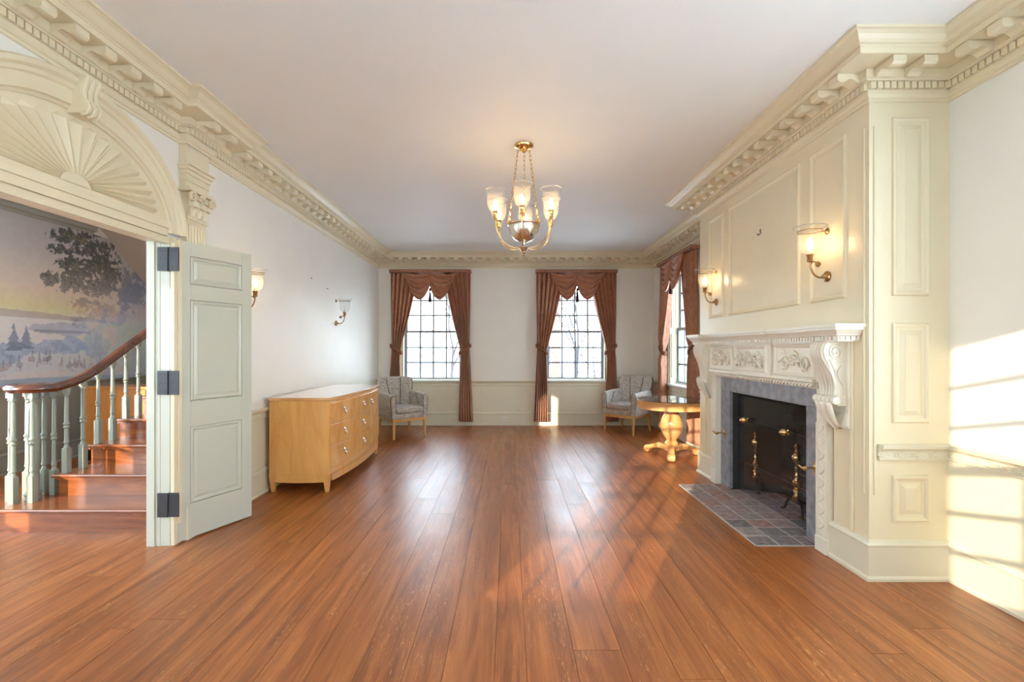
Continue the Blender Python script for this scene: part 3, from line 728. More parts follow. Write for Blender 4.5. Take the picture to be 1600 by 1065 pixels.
# ------------------------------------------------------------------ stair hall
# mural painted on the hall wall
def vnoise(yy, zz, sc, seed):
    r_ = np.random.default_rng(seed).random((64, 64)); a = yy*sc; b = zz*sc
    i = np.floor(a).astype(int); j = np.floor(b).astype(int); u = a-i; v = b-j; u = u*u*(3-2*u); v = v*v*(3-2*v)
    g = lambda p, q: r_[p % 64, q % 64]
    return g(i, j)*(1-u)*(1-v)+g(i+1, j)*u*(1-v)+g(i, j+1)*(1-u)*v+g(i+1, j+1)*u*v
def fbm(yy, zz, sc, seed): return sum(vnoise(yy, zz, sc*2**k, seed+k)*.5**(k+1) for k in range(4))/.9375
def mural():
    ny, nz = 680, 380; y0, y1, z0, z1 = 3.76, 7.5, .955, 2.86
    Yg = np.linspace(y0, y1, ny); Zg = np.linspace(z0, z1, nz)
    Y, Z = np.meshgrid(Yg, Zg, indexing='ij')
    col = np.zeros((ny, nz, 3))
    def st(d, th=1.0, w=.28): return np.clip((th-d)/w+.5, 0, 1)      # soft edged mask
    def hi(n, th, w=.10): return np.clip((n-th)/w+.5, 0, 1)
    def hexc(r, g, b): return np.array([lin(r), lin(g), lin(b)])
    def mix(mask, c):
        m_ = np.clip(mask, 0, 1)[..., None]; col[:] = col*(1-m_)+np.array(c)*m_
    stops = [(.95, (176, 190, 205)), (1.35, (196, 198, 198)), (1.62, (214, 196, 170)), (1.85, (214, 178, 132)), (2.1, (190, 170, 148)), (2.5, (164, 154, 142)), (2.9, (150, 142, 134))]
    for k in range(3): col[..., k] = np.interp(Z, [s[0] for s in stops], [lin(s[1][k]) for s in stops])
    n3 = fbm(Y, Z, 22, 9); n1 = fbm(Y, Z, 3, 1); n2 = fbm(Y, Z, 9, 5); n3 = fbm(Y, Z, 22, 9)
    # distant shore, water, wooded island
    mix(((Z < 1.80+.05*(n1-.5)-.05*np.clip(Y-5, 0, 2)) & (Z > 1.70))*.55, hexc(120, 124, 128))
    mix((Z < 1.71)*.8, hexc(196, 192, 190))
    isl = ((Y-5.65)/.42)**2+((Z-1.60-.05*(n2-.5))/.075)**2
    mix(st(isl+1.2*(n3-.5))*.5, hexc(122, 126, 134)); mix(((np.abs(Y-5.65) < .36) & (np.abs(Z-1.57) < .018))*.45, hexc(84, 90, 100))
    # foreground ground and bushes
    mix((Z < 1.40+.16*(n1-.5))*.75, hexc(172, 172, 172))
    mix((Z < 1.10+.08*(n1-.5))*.6, hexc(188, 178, 164)); mix((Z < 1.02+.02*(n1-.5)+.02*(5.4-Y))*.7, hexc(120, 140, 150))
    for (cy, cz, ry, rz_) in ((5.45, 1.38, .22, .10), (5.75, 1.40, .25, .10), (6.05, 1.40, .25, .14), (5.0, 1.33, .22, .12), (4.75, 1.30, .3, .16)):
        d_ = ((Y-cy)/ry)**2+((Z-cz)/rz_)**2+1.6*(n2-.5)
        mix(st(d_+1.2*(n3-.5), 1, .3)*.65, hexc(124, 138, 152)); mix(st(d_, .7, .3)*hi(n3, .52)*.5, hexc(158, 166, 172))
    # fir trees
    for cy, zb, zt in ((5.07, 1.34, 1.64), (5.20, 1.36, 1.62), (4.8, 1.30, 1.60)):
        t = (zt-Z)/(zt-zb); saw = .5+.5*np.abs(((t*5) % 1))
        mix(((t > 0) & (t < 1))*np.clip((.010+.095*t*saw+.05*(n3-.5)-np.abs(Y-cy))/.014, 0, 1)*.8, hexc(96, 108, 122))
    # small riders and a carriage
    rg = np.random.default_rng(3)
    for cy, cz in ((4.97, 1.15), (5.05, 1.17), (5.12, 1.185), (5.28, 1.235), (5.34, 1.225), (5.41, 1.24), (5.47, 1.22), (5.62, 1.15), (5.69, 1.175), (5.76, 1.155), (5.84, 1.185), (5.90, 1.16), (6.02, 1.165), (6.15, 1.14), (6.24, 1.15)):
        cz = cz+rg.uniform(-.02, .02); cy = cy+rg.uniform(-.02, .02); c = [hexc(120, 92, 78), hexc(84, 84, 96), hexc(150, 112, 92), hexc(98, 90, 84)][rg.integers(4)]
        mix(((((Y-cy)/.040)**2+((Z-cz)/.028)**2) < 1+3.6*(n3-.5))*.45, c)
        mix(((((Y-cy-.005)/.014)**2+((Z-cz-.055)/.034)**2) < 1)*hi(n3, .40)*.5, hexc(92, 86, 96)); mix(((((Y-cy-.005)/.009)**2+((Z-cz-.095)/.012)**2) < 1)*.4, hexc(70, 66, 74))
        for dy in (-.026, -.012, .014, .028): mix(((np.abs(Y-cy-dy) < .005) & (Z < cz-.015) & (Z > cz-.075))*hi(n3, .45)*.4, c)
    # right hand cliffs
    mix((Y > 6.45+.25*(n1-.5)+.35*(Z-1.6)**2)*(Z < 2.5)*.5, hexc(126, 138, 152))
    mix(((Y > 6.35) & (Z < 1.75) & (n2 > .5))*.4, hexc(168, 178, 190))
    # spreading tree: leaf clumps
    U = 795+XH*720/Y; V = 546-(Z-1.35)*720/Y     # wall laid out as seen from the room, for placing the painted shapes
    n4 = fbm(Y, Z, 34, 15)
    crown = [(98, 366, 22, 10), (118, 376, 30, 12), (142, 388, 30, 14), (104, 388, 24, 10), (86, 432, 20, 12), (76, 442, 9, 7), (108, 412, 24, 11), (132, 420, 30, 16), (158, 412, 22, 16), (172, 432, 16, 16), (120, 444, 26, 12), (150, 450, 30, 14), (132, 478, 26, 12), (158, 490, 28, 14), (124, 502, 14, 8), (178, 498, 18, 12)]
    d_ = np.min([((U-a)/c_)**2+((V-b)/e_)**2 for (a, b, c_, e_) in crown], axis=0)+2.0*(n2-.5)+2.6*(n3-.5)+1.6*(n4-.5)
    fade = np.clip((520-V)/110, .30, 1)
    n5 = fbm(Y, Z, 60, 23); d_ = d_+1.5*(n5-.5)
    mix(st(d_, .98, .3)*.92*fade, hexc(58, 62, 62)); mix(st(d_, .72, .3)*hi(n3, .50)*hi(n5, .46)*.85*fade, hexc(132, 124, 92)); mix(st(d_, .9, .2)*hi(n4, .55)*hi(n5, .5)*.7*fade, hexc(92, 94, 82)); mix(st(d_, .8, .2)*hi(n5, .62)*.6*fade, hexc(40, 44, 46))
    tr = (np.abs(U-158-6*np.sin(V/18)) < 4+np.clip((V-500)/14, 0, 5))
    mix((tr & (V > 480) & (V < 592))*.4, hexc(112, 120, 132))
    d2 = ((U-206)/22)**2+((V-452)/34)**2+2.2*(n2-.5)+2*(n3-.5)
    mix(st(d2, .9, .4)*.65, hexc(88, 98, 114)); mix(st(d2, .7, .3)*hi(n4, .53)*.55, hexc(120, 128, 136))
    glare = np.exp(-((U-185)/60)**2-((V-525)/45)**2); mix(glare*.55, hexc(188, 202, 222))  # daylight glare painted into the lower right of the mural
    col[:] = np.clip(col*np.array([1.22, 1.34, 1.56])*1.32, 0, .86)  # colours lifted and blued to stand in for cool hall daylight
    col *= (.94+.12*n3)[..., None]
    mb = MB(); x = XH+.004
    vs = np.stack([np.full_like(Y, x), Y, Z], -1).reshape(-1, 3)
    idx = np.arange(ny*nz).reshape(ny, nz)
    fs = np.stack([idx[:-1, :-1], idx[1:, :-1], idx[1:, 1:], idx[:-1, 1:]], -1).reshape(-1, 4)
    me = bpy.data.meshes.new('mural'); me.from_pydata(vs.tolist(), [], fs.tolist()); me.update()
    at = me.color_attributes.new('paint', 'FLOAT_COLOR', 'POINT')
    at.data.foreach_set('color', np.concatenate([col.reshape(-1, 3), np.ones((ny*nz, 1))], 1).astype(np.float32).ravel())
    m, nt, b = mat_new('mural_paint'); a = nt.nodes.new('ShaderNodeVertexColor'); a.layer_name = 'paint'
    nt.links.new(a.outputs[0], b.inputs['Base Color']); b.inputs['Roughness'].default_value = .38
    me.materials.append(m); o = bpy.data.objects.new('mural', me); COL.objects.link(o); o.parent = wall_hall
    o['label'] = 'painted landscape mural with large tree, water and riders'
    return o
mural()
hcp = [(0, 2.86), (.012, 2.862), (.02, 2.885), (.06, 2.90), (.066, 2.94), (.11, 2.965), (.13, 3.0), (.19, 3.03), (.20, 3.049), (0, 3.049)]
mb = MB(); sweep(mb, [(XH, 6.04), (XH, YF)], hcp, False); structure(mb.build('trim_8', M['hall_trim']), 'grey green crown molding in the stair hall')
mb = MB(); mb.box(XH, XH+.012, 3.8, YB, .02, .93); 
for k in range(3):
    mb.box(XH+.012, XH+.020, 3.9+k*1.3, 5.05+k*1.3, .28, .80)
structure(mb.build('trim_9', M['hall_dado'], bevel=.006), 'grey green dado panelling in the stair hall')
mb = MB(); sweep(mb, [(XH+.012, YB), (XH+.012, 3.8)], [(0, .90), (.02, .905), (.035, .93), (.045, .945), (.045, .957), (0, .957)], False)
structure(mb.build('trim_10', M['hall_trim']), 'grey green chair rail under the mural')
mb = MB(); sweep(mb, [(XH+.012, YB), (XH+.012, 3.8)], bprof, False); structure(mb.build('baseboard_left', M['hall_dado']), 'grey green baseboard in the stair hall')
# underside of the upper flight, falling away from the viewer
mb = MB(); mb.prism([(6.04, H), (7.75, 1.62), (7.75, 1.45), (7.95, 1.45), (7.95, H)], XH+.006, -3.95, 'x'); structure(mb.build('trim_11', M['soffit']), 'tan plaster soffit under the upper stair flight')

# staircase
st = empty('staircase', (-3.07, 3.4, 0), label='oak staircase with turned grey green balusters and mahogany handrail', cat='staircase')
def w2(mb): return mb.xf(Matrix.Translation((3.07, -3.4, 0)))
RISE, TREAD, SXL, SXR = .178, .29, -3.62, XL-.142
NY = [3.415+i*TREAD for i in range(13)]
for i in range(13):
    xl = SXL if i else -3.98
    mb = MB(); mb.box(xl, SXR, NY[i], NY[i]+.02, i*RISE+(.0 if i == 0 else .0), (i+1)*RISE-.028); w2(mb).build('riser', M['stair'], st)
    mb = MB()
    if i == 0:
        arc = [(-3.76+.26*math.cos(a), 3.63+.26*math.sin(a)) for a in [PI*.5+PI*k/12 for k in range(13)]]
        pl = [(SXR, NY[1]+.02)]+[(-3.76, NY[1]+.02+.15)] + [(p[0], p[1]) for p in arc[1:-1]] + [(-3.76, 3.37), (SXR, 3.37)]
        mb.prism(pl, RISE-.028, RISE, 'z')
        cur = MB(); cur.prism([(-3.62, 3.42), (-3.62, 3.84)]+[(-3.76+.225*math.cos(a), 3.63+.215*math.sin(a)) for a in [PI*.5+PI*k/12 for k in range(13)]], 0, RISE-.028, 'z'); w2(cur).build('curtail_riser', M['stair'], st)
    else:
        mb.box(SXL-.03, SXR, NY[i]-.04, NY[i]+TREAD+.02, (i+1)*RISE-.028, (i+1)*RISE)
    w2(mb).build('tread', M['stair'], st, bevel=.010)
    if i:
        mb = MB(); mb.box(SXL-.012, SXR, NY[i]-.018, NY[i], (i+1)*RISE-.046, (i+1)*RISE-.028); w2(mb).build('cove_molding', M['stair'], st)
mb = MB(); sp = []
for i in range(1, 13): sp += [(NY[i]+.012, (i)*RISE-(.02 if i > 1 else 0)), (NY[i]+.012, (i+1)*RISE-.030)]
sp[0] = (NY[1]+.012, 0)
pl = sp+[(NY[12]+.3, 13*RISE-.030), (NY[12]+.3, 11*RISE), (NY[1]+.35, .0)]
mb.prism(pl, SXL+.002, SXL+.03, 'x'); w2(mb).build('stringer', M['stair'], st)
def rail_z(y): return 1.045 if y < 3.5 else None
# baluster: square base, turned shaft, square neck
def baluster(x, y, z0, z1, name='baluster'):
    h = z1-z0; bb = .20 if h < .95 else .22
    mb = MB(); w = .021; x0, y0 = x+3.07, y-3.4
    mb.frust((x0-w, x0+w, y0-w, y0+w, z0), (x0-w, x0+w, y0-w, y0+w, z0+bb)); 
    pr = [(.021, z0+bb), (.014, z0+bb+.02), (.012, z0+bb+.03), (.019, z0+bb+.04), (.016, z0+bb+.055), (.0145, z0+bb+.10), (.014, z0+h*.50), (.013, z0+h*.52), (.022, z0+h*.535), (.016, z0+h*.555), (.024, z0+h*.575), (.015, z0+h*.595), (.0155, z0+h*.64), (.013, z1-.10), (.012, z1-.07), (.019, z1-.06), (.015, z1-.05), (.020, z1-.045)]
    mb.lathe(pr, 12, (x0, y0, 0)); mb.frust((x0-.019, x0+.019, y0-.019, y0+.019, z1-.045), (x0-.019, x0+.019, y0-.019, y0+.019, z1+.01))
    mb.build(name, M['baluster'], st, smooth=35)
XRAIL = -3.585
slope = RISE/TREAD
def rz_at(y):                       # underside of the handrail
    zf = 1.02
    if y <= 3.55: return zf
    t = y-3.55
    zs = zf+.03+slope*(t-.22)
    return zf+ (slope*t*t/(2*.50) if t < .5 else slope*(t-.25))
for i in range(1, 11):
    for k, dy in enumerate((.05, .05+TREAD/2)):
        y = NY[i]-.02+dy
        baluster(XRAIL, y, (i+1)*RISE, rz_at(y))
NX, NYY = -3.75, 3.63
for a in (-150, -100, -45, 150, 60, 105):
    baluster(NX+.125*math.cos(R(a)), NYY+.125*math.sin(R(a)), RISE, 1.02)
mb = MB(); mb.lathe([(.050, RISE), (.050, RISE+.03), (.058, RISE+.04), (.046, RISE+.055), (.038, RISE+.07), (.040, RISE+.12), (.040, .86), (.034, .92), (.030, .93), (.042, .94), (.036, .955), (.046, .965), (.046, 1.02)], 20, (NX+3.07, NYY-3.4, 0)); mb.build('newel_post', M['baluster'], st, smooth=35)
def railing(mb, pts, w=.033, h=.032, scale=None):
    """handrail cross-section swept along pts, kept upright"""
    sec = [(-.6, -1), (-.75, -.45), (-1, -.2), (-1, .3), (-.7, .8), (0, 1.0), (.7, .8), (1, .3), (1, -.2), (.75, -.45), (.6, -1)]
    rows = []; P = [Vector(p) for p in pts]
    for i, p in enumerate(P):
        t = (P[min(i+1, len(P)-1)]-P[max(0, i-1)]); s = Vector((t.y, -t.x, 0)); s.normalize(); up = s.cross(t).normalized()
        if up.z < 0: up = -up
        k = scale[i] if scale else 1
        rows.append([tuple(p+s*(a*w*k)+up*(b*h)) for (a, b) in sec])
    mb.grid(rows, wrap=True); n = len(sec); m = len(rows)
    b0 = len(mb.v)-n*m; mb.f.append(tuple(range(b0, b0+n))); mb.f.append(tuple(range(b0+n*(m-1), b0+n*m)))
zc = 1.02+.032
pts = []
# volute: spirals in to the newel cap, then runs up the flight
for k in range(41):
    t = k/40; a = R(395)*(1-t)+R(0)*t
    r_ = lerp(.055, .165, t**.9)
    pts.append((NX+3.07+r_*math.cos(-a), NYY-3.4+r_*math.sin(-a), zc))
ey = NYY
for k in range(1, 60):
    y = ey+k*.05
    xx = lerp(NX+.165, XRAIL, min(1, k/6))
    pts.append((xx+3.07, y-3.4, rz_at(y)+.032))
pts = [tuple(p) for p in pts]
mb = MB(); railing(mb, pts); hr = mb.build('handrail', M['mahog'], st, smooth=40)
mb = MB(); mb.lathe([(.07, 1.025), (.095, 1.03), (.098, 1.06), (.08, 1.082), (.02, 1.088)], 24, (NX+3.07, NYY-3.4, 0)); mb.build('volute_cap', M['mahog'], st, smooth=40)

# low wooden cabinet standing beyond the stairs
cb = empty('cabinet', (-4.86, 5.62, 0), 0, label='low plain honey wood cabinet on a black plinth beyond the staircase', cat='cabinet')
mb = MB(); mb.box(-.30, .46, -.02, .34, .13, .87); mb.build('body', M['cabinet'], cb, bevel=.004)
mb = MB(); mb.box(-.31, .47, -.032, .35, .87, .90); mb.build('cabinet_top', M['cabinet'], cb, bevel=.004)
mb = MB(); mb.box(-.28, .44, .0, .32, 0, .13); mb.build('plinth', M['black'], cb)
for a, b in ((-.295, .078), (.082, .455)):
    mb = MB(); mb.box(a, b, -.034, -.02, .14, .862); d_ = mb.build('door', M['cabinet'], cb, bevel=.003)

# ------------------------------------------------------------------ fireplace: marble surround, firebox, mantel, hearth
fb = empty('firebox', (BX+.05, (FY0+FY1)/2, 0), label='black sooty firebox behind the grey marble fireplace opening', kind='structure')
hw = (FY1-FY0)/2
mb = MB()
mb.prism([(.0, -hw-.0), (.40, -hw+.16), (.40, -hw+.14), (.0, -hw-.02)], 0, FZ+.05, 'z'); mb.prism([(.0, hw), (.40, hw-.16), (.40, hw-.14), (.0, hw+.02)], 0, FZ+.05, 'z')
mb.box(.40, .42, -hw+.13, hw-.13, 0, FZ+.05); mb.box(0, .42, -hw-.02, hw+.02, FZ+.03, FZ+.05)
mb.build('lining', M['soot'], fb)
k = 0
for zi in range(11):                              # brick courses of the back and cheeks
    z0 = .005+zi*.086
    off = .11 if zi % 2 else 0
    yb = -hw+.16
    while yb < hw-.16-.01:
        y0 = max(-hw+.16, yb-off if yb == -hw+.16 else yb); y1 = min(hw-.16, yb+.215-(off if yb == -hw+.16 else 0))
        mb = MB(); mb.box(.378, .401, y0+.005, y1-.005, z0+.005, z0+.081); mb.build('brick', M['soot'], fb)
        yb = y1
sr = empty('fireplace_surround', (BX+.03, (FY0+FY1)/2, 0), label='grey veined marble slabs framing the fireplace opening', cat='fireplace surround')
for sg in (-1, 1):
    mb = MB(); y0, y1 = sorted((sg*hw, sg*(hw+.18))); mb.box(-.012, .055, y0, y1, .0105, FZ); mb.build('jamb_slab', M['stone'], sr, bevel=.003)
mb = MB(); mb.box(-.012, .055, -hw-.18, hw+.18, FZ+.001, 1.095); mb.build('lintel_slab', M['stone'], sr, bevel=.003)

# hearth of square bricks
he = empty('hearth', (1.91, 3.886, 0), label='flush hearth of worn reddish grey square bricks in front of the fireplace', cat='hearth')
mb = MB(); mb.box(-.215, .23, -.722, .722, -.016, .0035); mb.box(.23, .60, -.56, .56, -.016, .0035); mb.build('mortar_bed', M['mortar'], he)
bm_cols = [mat('hearth_brick_%s' % nme, c, .8, var=.35, vscale=22, bump=.4, bscale=60) for nme, c in (('grey', C(158, 146, 142)), ('red', C(166, 134, 124)), ('mauve', C(162, 142, 138)), ('dark', C(128, 122, 122)))]
hr_ = random.Random(4)
for r_ in range(9):
    y0 = -.715+r_*.1590
    for c_ in range(5):
        x0 = -.208+c_*.168+(0 if r_ % 2 else 0); x1 = x0+.160
        if c_ == 0 and False: pass
        if c_ >= 3 or x0 > .2:
            if y0 < -.56 or y0+.15 > .56: continue
        if c_ == 2 and (y0 < -.58 or y0+.15 > .58): x1 = min(x1, .215)
        x1 = min(x1, .565)
        z = .007+hr_.uniform(-.0015, .002)
        mb = MB(); mb.frust((x0, x1, y0, y0+.151, -.01), (x0+.004, x1-.004, y0+.004, y0+.147, z))
        mb.build('brick', bm_cols[3 if (r_ < 3 and hr_.random() < .6) else hr_.choice([0, 0, 1, 2, 2])], he)

# mantelpiece. local: x = out from the breast (towards the room), y along, z up
MY = 3.885
mt = empty('mantelpiece', (BX, MY, 0), 0, label='cream carved wooden mantelpiece with scroll consoles and dentilled shelf', cat='mantelpiece')
MP = M['mantel']
def mbox(mb, d0, d1, y0, y1, z0, z1): mb.box(-d1, -d0, y0, y1, z0, z1)
SH0, SH1 = -1.105, 1.07
def shelf_path(p): return None
spath = [(0.0, SH1), (0.0-.0, SH1)]
# shelf plan follows breaks over the consoles and the centre tablet
def splan(p, e=0):
    base = .088; con = .132; tab = .108
    return [(0, SH1), (-con, SH1), (-con, SH1-.20), (-base, SH1-.20), (-base, .29), (-tab, .29), (-tab, -.29), (-base, -.29), (-base, SH0+.20), (-con, SH0+.20), (-con, SH0), (0, SH0)]
pth = splan(0)[::-1]
# the mould runs with the room on its left: walk from far end to near end
def run(mb, prof): 
    p = splan(0)[1:-1]
    pp = [(0, SH1)]+p+[(0, SH0)]
    # offset to the left of travel must point outwards (towards -x)
    a = pp
    tmp = MB(); sweep(tmp, a[::-1], prof, False)
    mb.add(tmp.v, tmp.f)
# direction check: near to far along the front has its left side at -x
shp = [(-.02, 1.405), (.004, 1.405), (.006, 1.432), (.018, 1.436), (.022, 1.446), (.040, 1.466), (.046, 1.470), (.046, 1.484), (.054, 1.486), (.054, 1.505), (-.09, 1.505)]
mb = MB(); run(mb, shp); mb.prism([(p[0], p[1]) for p in splan(0)], 1.40, 1.5045, 'z'); mb.build('shelf', MP, mt)
dn = MB()
sp_ = splan(0)
for i in range(len(sp_)-1):
    a, b = sp_[i], sp_[i+1]; L = math.hypot(b[0]-a[0], b[1]-a[1]); d = ((b[0]-a[0])/L, (b[1]-a[1])/L); nn = (d[1], -d[0])
    # outward normal
    if i in (0,): nn = (0, 1)
    kk = max(1, int(L/.030))
    for t in range(kk):
        c = (t+.5)/kk*L; P = lambda s, o: (a[0]+d[0]*s+nn[0]*o, a[1]+d[1]*s+nn[1]*o)
        vs = [P(c-.009, -.002), P(c+.009, -.002), P(c+.009, .014), P(c-.009, .014)]
        dn.add([(u[0], u[1], 1.409) for u in vs]+[(u[0], u[1], 1.431) for u in vs], [(0,3,2,1), (4,5,6,7), (0,1,5,4), (1,2,6,5), (2,3,7,6), (3,0,4,7)])
tag(dn.build('dentil_course', MP, mt), kind='stuff')
# frieze
mb = MB(); mbox(mb, 0, .060, -.865, .865, 1.135, 1.405); mb.build('frieze_board', MP, mt)
for (a, b, da, db) in ((-.80, -.32, .060, .0), (.32, .80, .060, .0)):
    panel_frame(mt, a, b, 1.155, 1.392, lambda u, o, z: (-.060-o, u, z), name='frieze_molding', wd=.03, raised=False, material=MP)
mb = MB(); mbox(mb, .06, .080, -.285, .285, 1.135, 1.405); mb.build('centre_tablet', MP, mt, bevel=.003)
panel_frame(mt, -.25, .25, 1.165, 1.385, lambda u, o, z: (-.080-o, u, z), name='tablet_molding', wd=.02, raised=False, material=MP)
def scrollwork(y0, y1, z0, z1, d, seed, dense):
    rr = random.Random(seed); mb = MB()
    for s in range(dense):
        cy = lerp(y0, y1, (s+.5)/dense); sg = 1 if s % 2 else -1; zc = (z0+z1)/2
        R0 = min((y1-y0)/dense*.62, (z1-z0)*.36)
        pts = []
        for k in range(18):
            t = k/17; a = sg*(PI*.5+t*9.0); r_ = R0*(1-t*.85)
            pts.append((-d-.006-.010*t, cy+r_*math.cos(a), zc+sg*R0*.25+r_*math.sin(a)))
        mb.tube(pts, [.0075*(1-.45*k/17) for k in range(18)], 6)
        for q in range(4):                        # leaves springing from the scroll
            a = rr.uniform(0, 2*PI); p0 = Vector((-d-.004, cy+R0*.8*math.cos(a), zc+R0*.8*math.sin(a)))
            dirv = Vector((0, math.cos(a+sg*.7), math.sin(a+sg*.7))); L = R0*rr.uniform(.7, 1.0)
            pp = [p0+dirv*L*t+Vector((-.014*math.sin(PI*t), 0, 0)) for t in (0, .25, .5, .75, 1)]
            pp = [Vector((p.x, max(y0, min(y1, p.y)), max(z0, min(z1, p.z)))) for p in pp]
            mb.tube(pp, [.003, .010, .012, .009, .002], 6)
    return mb
scrollwork(-.23, .23, 1.18, 1.37, .080, 2, 6).build('carved_foliage', MP, mt, smooth=60)
for sg, sd in ((-1, 5), (1, 8)):
    y0, y1 = sorted((sg*.40, sg*.74))
    mb = scrollwork(y0, y1, 1.20, 1.345, .060, sd, 3)
    cy = (y0+y1)/2
    for k in range(7):                            # flower at the centre of the spray
        a = 2*PI*k/7; mb.lathe([(.002, -.03), (.012, -.026), (.018, -.014), (.012, 0)], 8, (-.062, cy+.026*math.cos(a), 1.275+.026*math.sin(a)), 'x')
    mb.lathe([(.002, -.038), (.012, -.034), (.016, -.018), (.014, 0)], 8, (-.062, cy, 1.275), 'x')
    mb.build('carved_spray', MP, mt, smooth=60)
# leaf moulding along the bottom of the frieze
mb = MB(); mbox(mb, 0, .085, -.80, .80, 1.128, 1.150); mbox(mb, 0, .045, -.78, .78, 1.085, 1.128); mb.build('frieze_base', MP, mt, bevel=.004)
lm = MB()
for k in range(40):
    y = -.76+k*.039
    lm.tube([(-.048, y-.016, 1.122), (-.066, y-.006, 1.115), (-.070, y+.004, 1.104), (-.056, y+.012, 1.092)], [.004, .010, .009, .003], 6)
tag(lm.build('leaf_molding', MP, mt, smooth=60), kind='stuff')
# pilaster strips with carved face
for sg in (-1, 1):
    yc = sg*(hw+.18+.055)
    mb = MB(); mbox(mb, -.03, .030, yc-.052, yc+.052, 0, 1.09); mbox(mb, .03, .036, yc-.052, yc-.034, .10, .86); mbox(mb, .03, .036, yc+.034, yc+.052, .10, .86); mbox(mb, 0, .040, yc-.056, yc+.056, 0, .10)
    mb.build('pilaster', MP, mt, bevel=.003)
    mb = MB(); mb.tube([(-.032, yc+.024*math.sin(k*.9), .12+k*.0132) for k in range(56)], .0075, 6); mb.build('carved_ribbon', MP, mt, smooth=60)
    yb = sg*(hw+.18+.16)
    mb = MB(); mbox(mb, 0, .022, *sorted((sg*(hw+.285), sg*(hw+.47))), .86, 1.405); mb.build('back_board', MP, mt, bevel=.003)
# scroll consoles
ctrl = [(0, 1.402), (.095, 1.402), (.128, 1.385), (.140, 1.345), (.132, 1.300), (.108, 1.255), (.085, 1.205), (.070, 1.150), (.064, 1.100), (.068, 1.062)]
cin = [(d, z) for d, z in ctrl]
out = [(p.x, p.y) for p in spline([(d, z, 0) for d, z in ctrl[1:]], 5)]
prof_c = [(0.0, 1.402)]+out+[(.0, 1.03)]
for sg, yc in ((-1, -.955), (1, .925)):
    con = MB(); con.prism([(-d-.022, z) for d, z in prof_c], yc-.070, yc+.070, 'y'); co = con.build('console', MP, mt, smooth=30)
    mb = MB()
    for k in range(7):                            # acanthus ribs down the face
        yy = yc-.057+k*.019
        ln = [(-(d+.024+.004*math.cos((k-3)*.6)), yy+.010*math.sin((z-1.05)*18)*(1 if k > 3 else -1 if k < 3 else 0), z) for d, z in out]
        mb.tube(ln, [.009+.004*math.sin(PI*i_/len(ln)) for i_ in range(len(ln))], 6)
    mb.build('acanthus_ribs', MP, co, smooth=60)
    mb = MB()
    for ye in (yc-.071, yc+.071):                 # volute lines on the cheeks
        mb.tube([(-(.088+.046*(1-t*.8)*math.cos(2.2-t*12)), ye, 1.335+.052*(1-t*.8)*math.sin(2.2-t*12)) for t in [u/40 for u in range(41)]], .006, 6)
        mb.tube([(-(.022+d*.82), ye, z) for d, z in out[16:]], .005, 6)
        mb.tube([(-(.055+.022*math.sin((1.25-z)*30)), ye, z) for z in [1.25-.02*u for u in range(10)]], .005, 6)
    mb.build('volute', MP, co, smooth=60)
    mb = MB()
    for kq in range(5):
        yy = yc-.080+kq*.040; mb.lathe([(.006, -.021), (.024, -.016), (.030, 0), (.024, .016), (.006, .021)], 14, (-.100, yy, 1.035), 'y')
    mbox(mb, 0, .075, yc-.068, yc+.068, 1.00, 1.06)
    mb.build('console_roll', MP, co, smooth=50)
    mb = MB()                                     # drooping leaf below the roll
    rows = []
    for i_ in range(11):
        t = i_/10; z = 1.02-.155*t; d = .10*(1-t)**.7+.022+.012*math.sin(PI*t); wd = .070*(1-t**2.2*.75)
        rows.append([(-(d+.010*math.cos(s*9)), yc+wd*s, z-.018*(1-abs(s))*(t)) for s in [q/8 for q in range(-8, 9)]])
    mb.grid(rows); mb.build('console_leaf', MP, co, smooth=60, solid=.014)
    mb = MB(); mbox(mb, 0, .028, yc-.085, yc+.085, .872, .955); mb.build('console_block', MP, co, bevel=.004)

# glass fire screen just inside the opening, with knobs
sc_ = empty('fire_screen', (2.205, 3.885, .0105), label='dark glass fire screen with two brass knobs across the fireplace opening', cat='fire screen')
for (za, zb) in ((0, .29), (.293, .688), (.691, .90)):
    mb = MB(); mb.box(0, .005, -.55, .55, za, zb); mb.build('glass_panel', M['fireglass'], sc_)
mb = MB(); mb.box(-.001, .006, -.55, .55, .2895, .2935); mb.box(-.001, .006, -.55, .55, .6875, .6915); mb.build('panel_joint', M['black'], sc_)
for yy in (-.26, .36):
    mb = MB(); mb.lathe([(.020, 0), (.020, -.006), (.010, -.010), (.009, -.020), (.022, -.028), (.029, -.042), (.022, -.058), (.010, -.064), (.014, -.070), (.008, -.078)], 16, (-.001, yy, .690), 'x'); mb.build('knob', M['brass'], sc_, smooth=40)
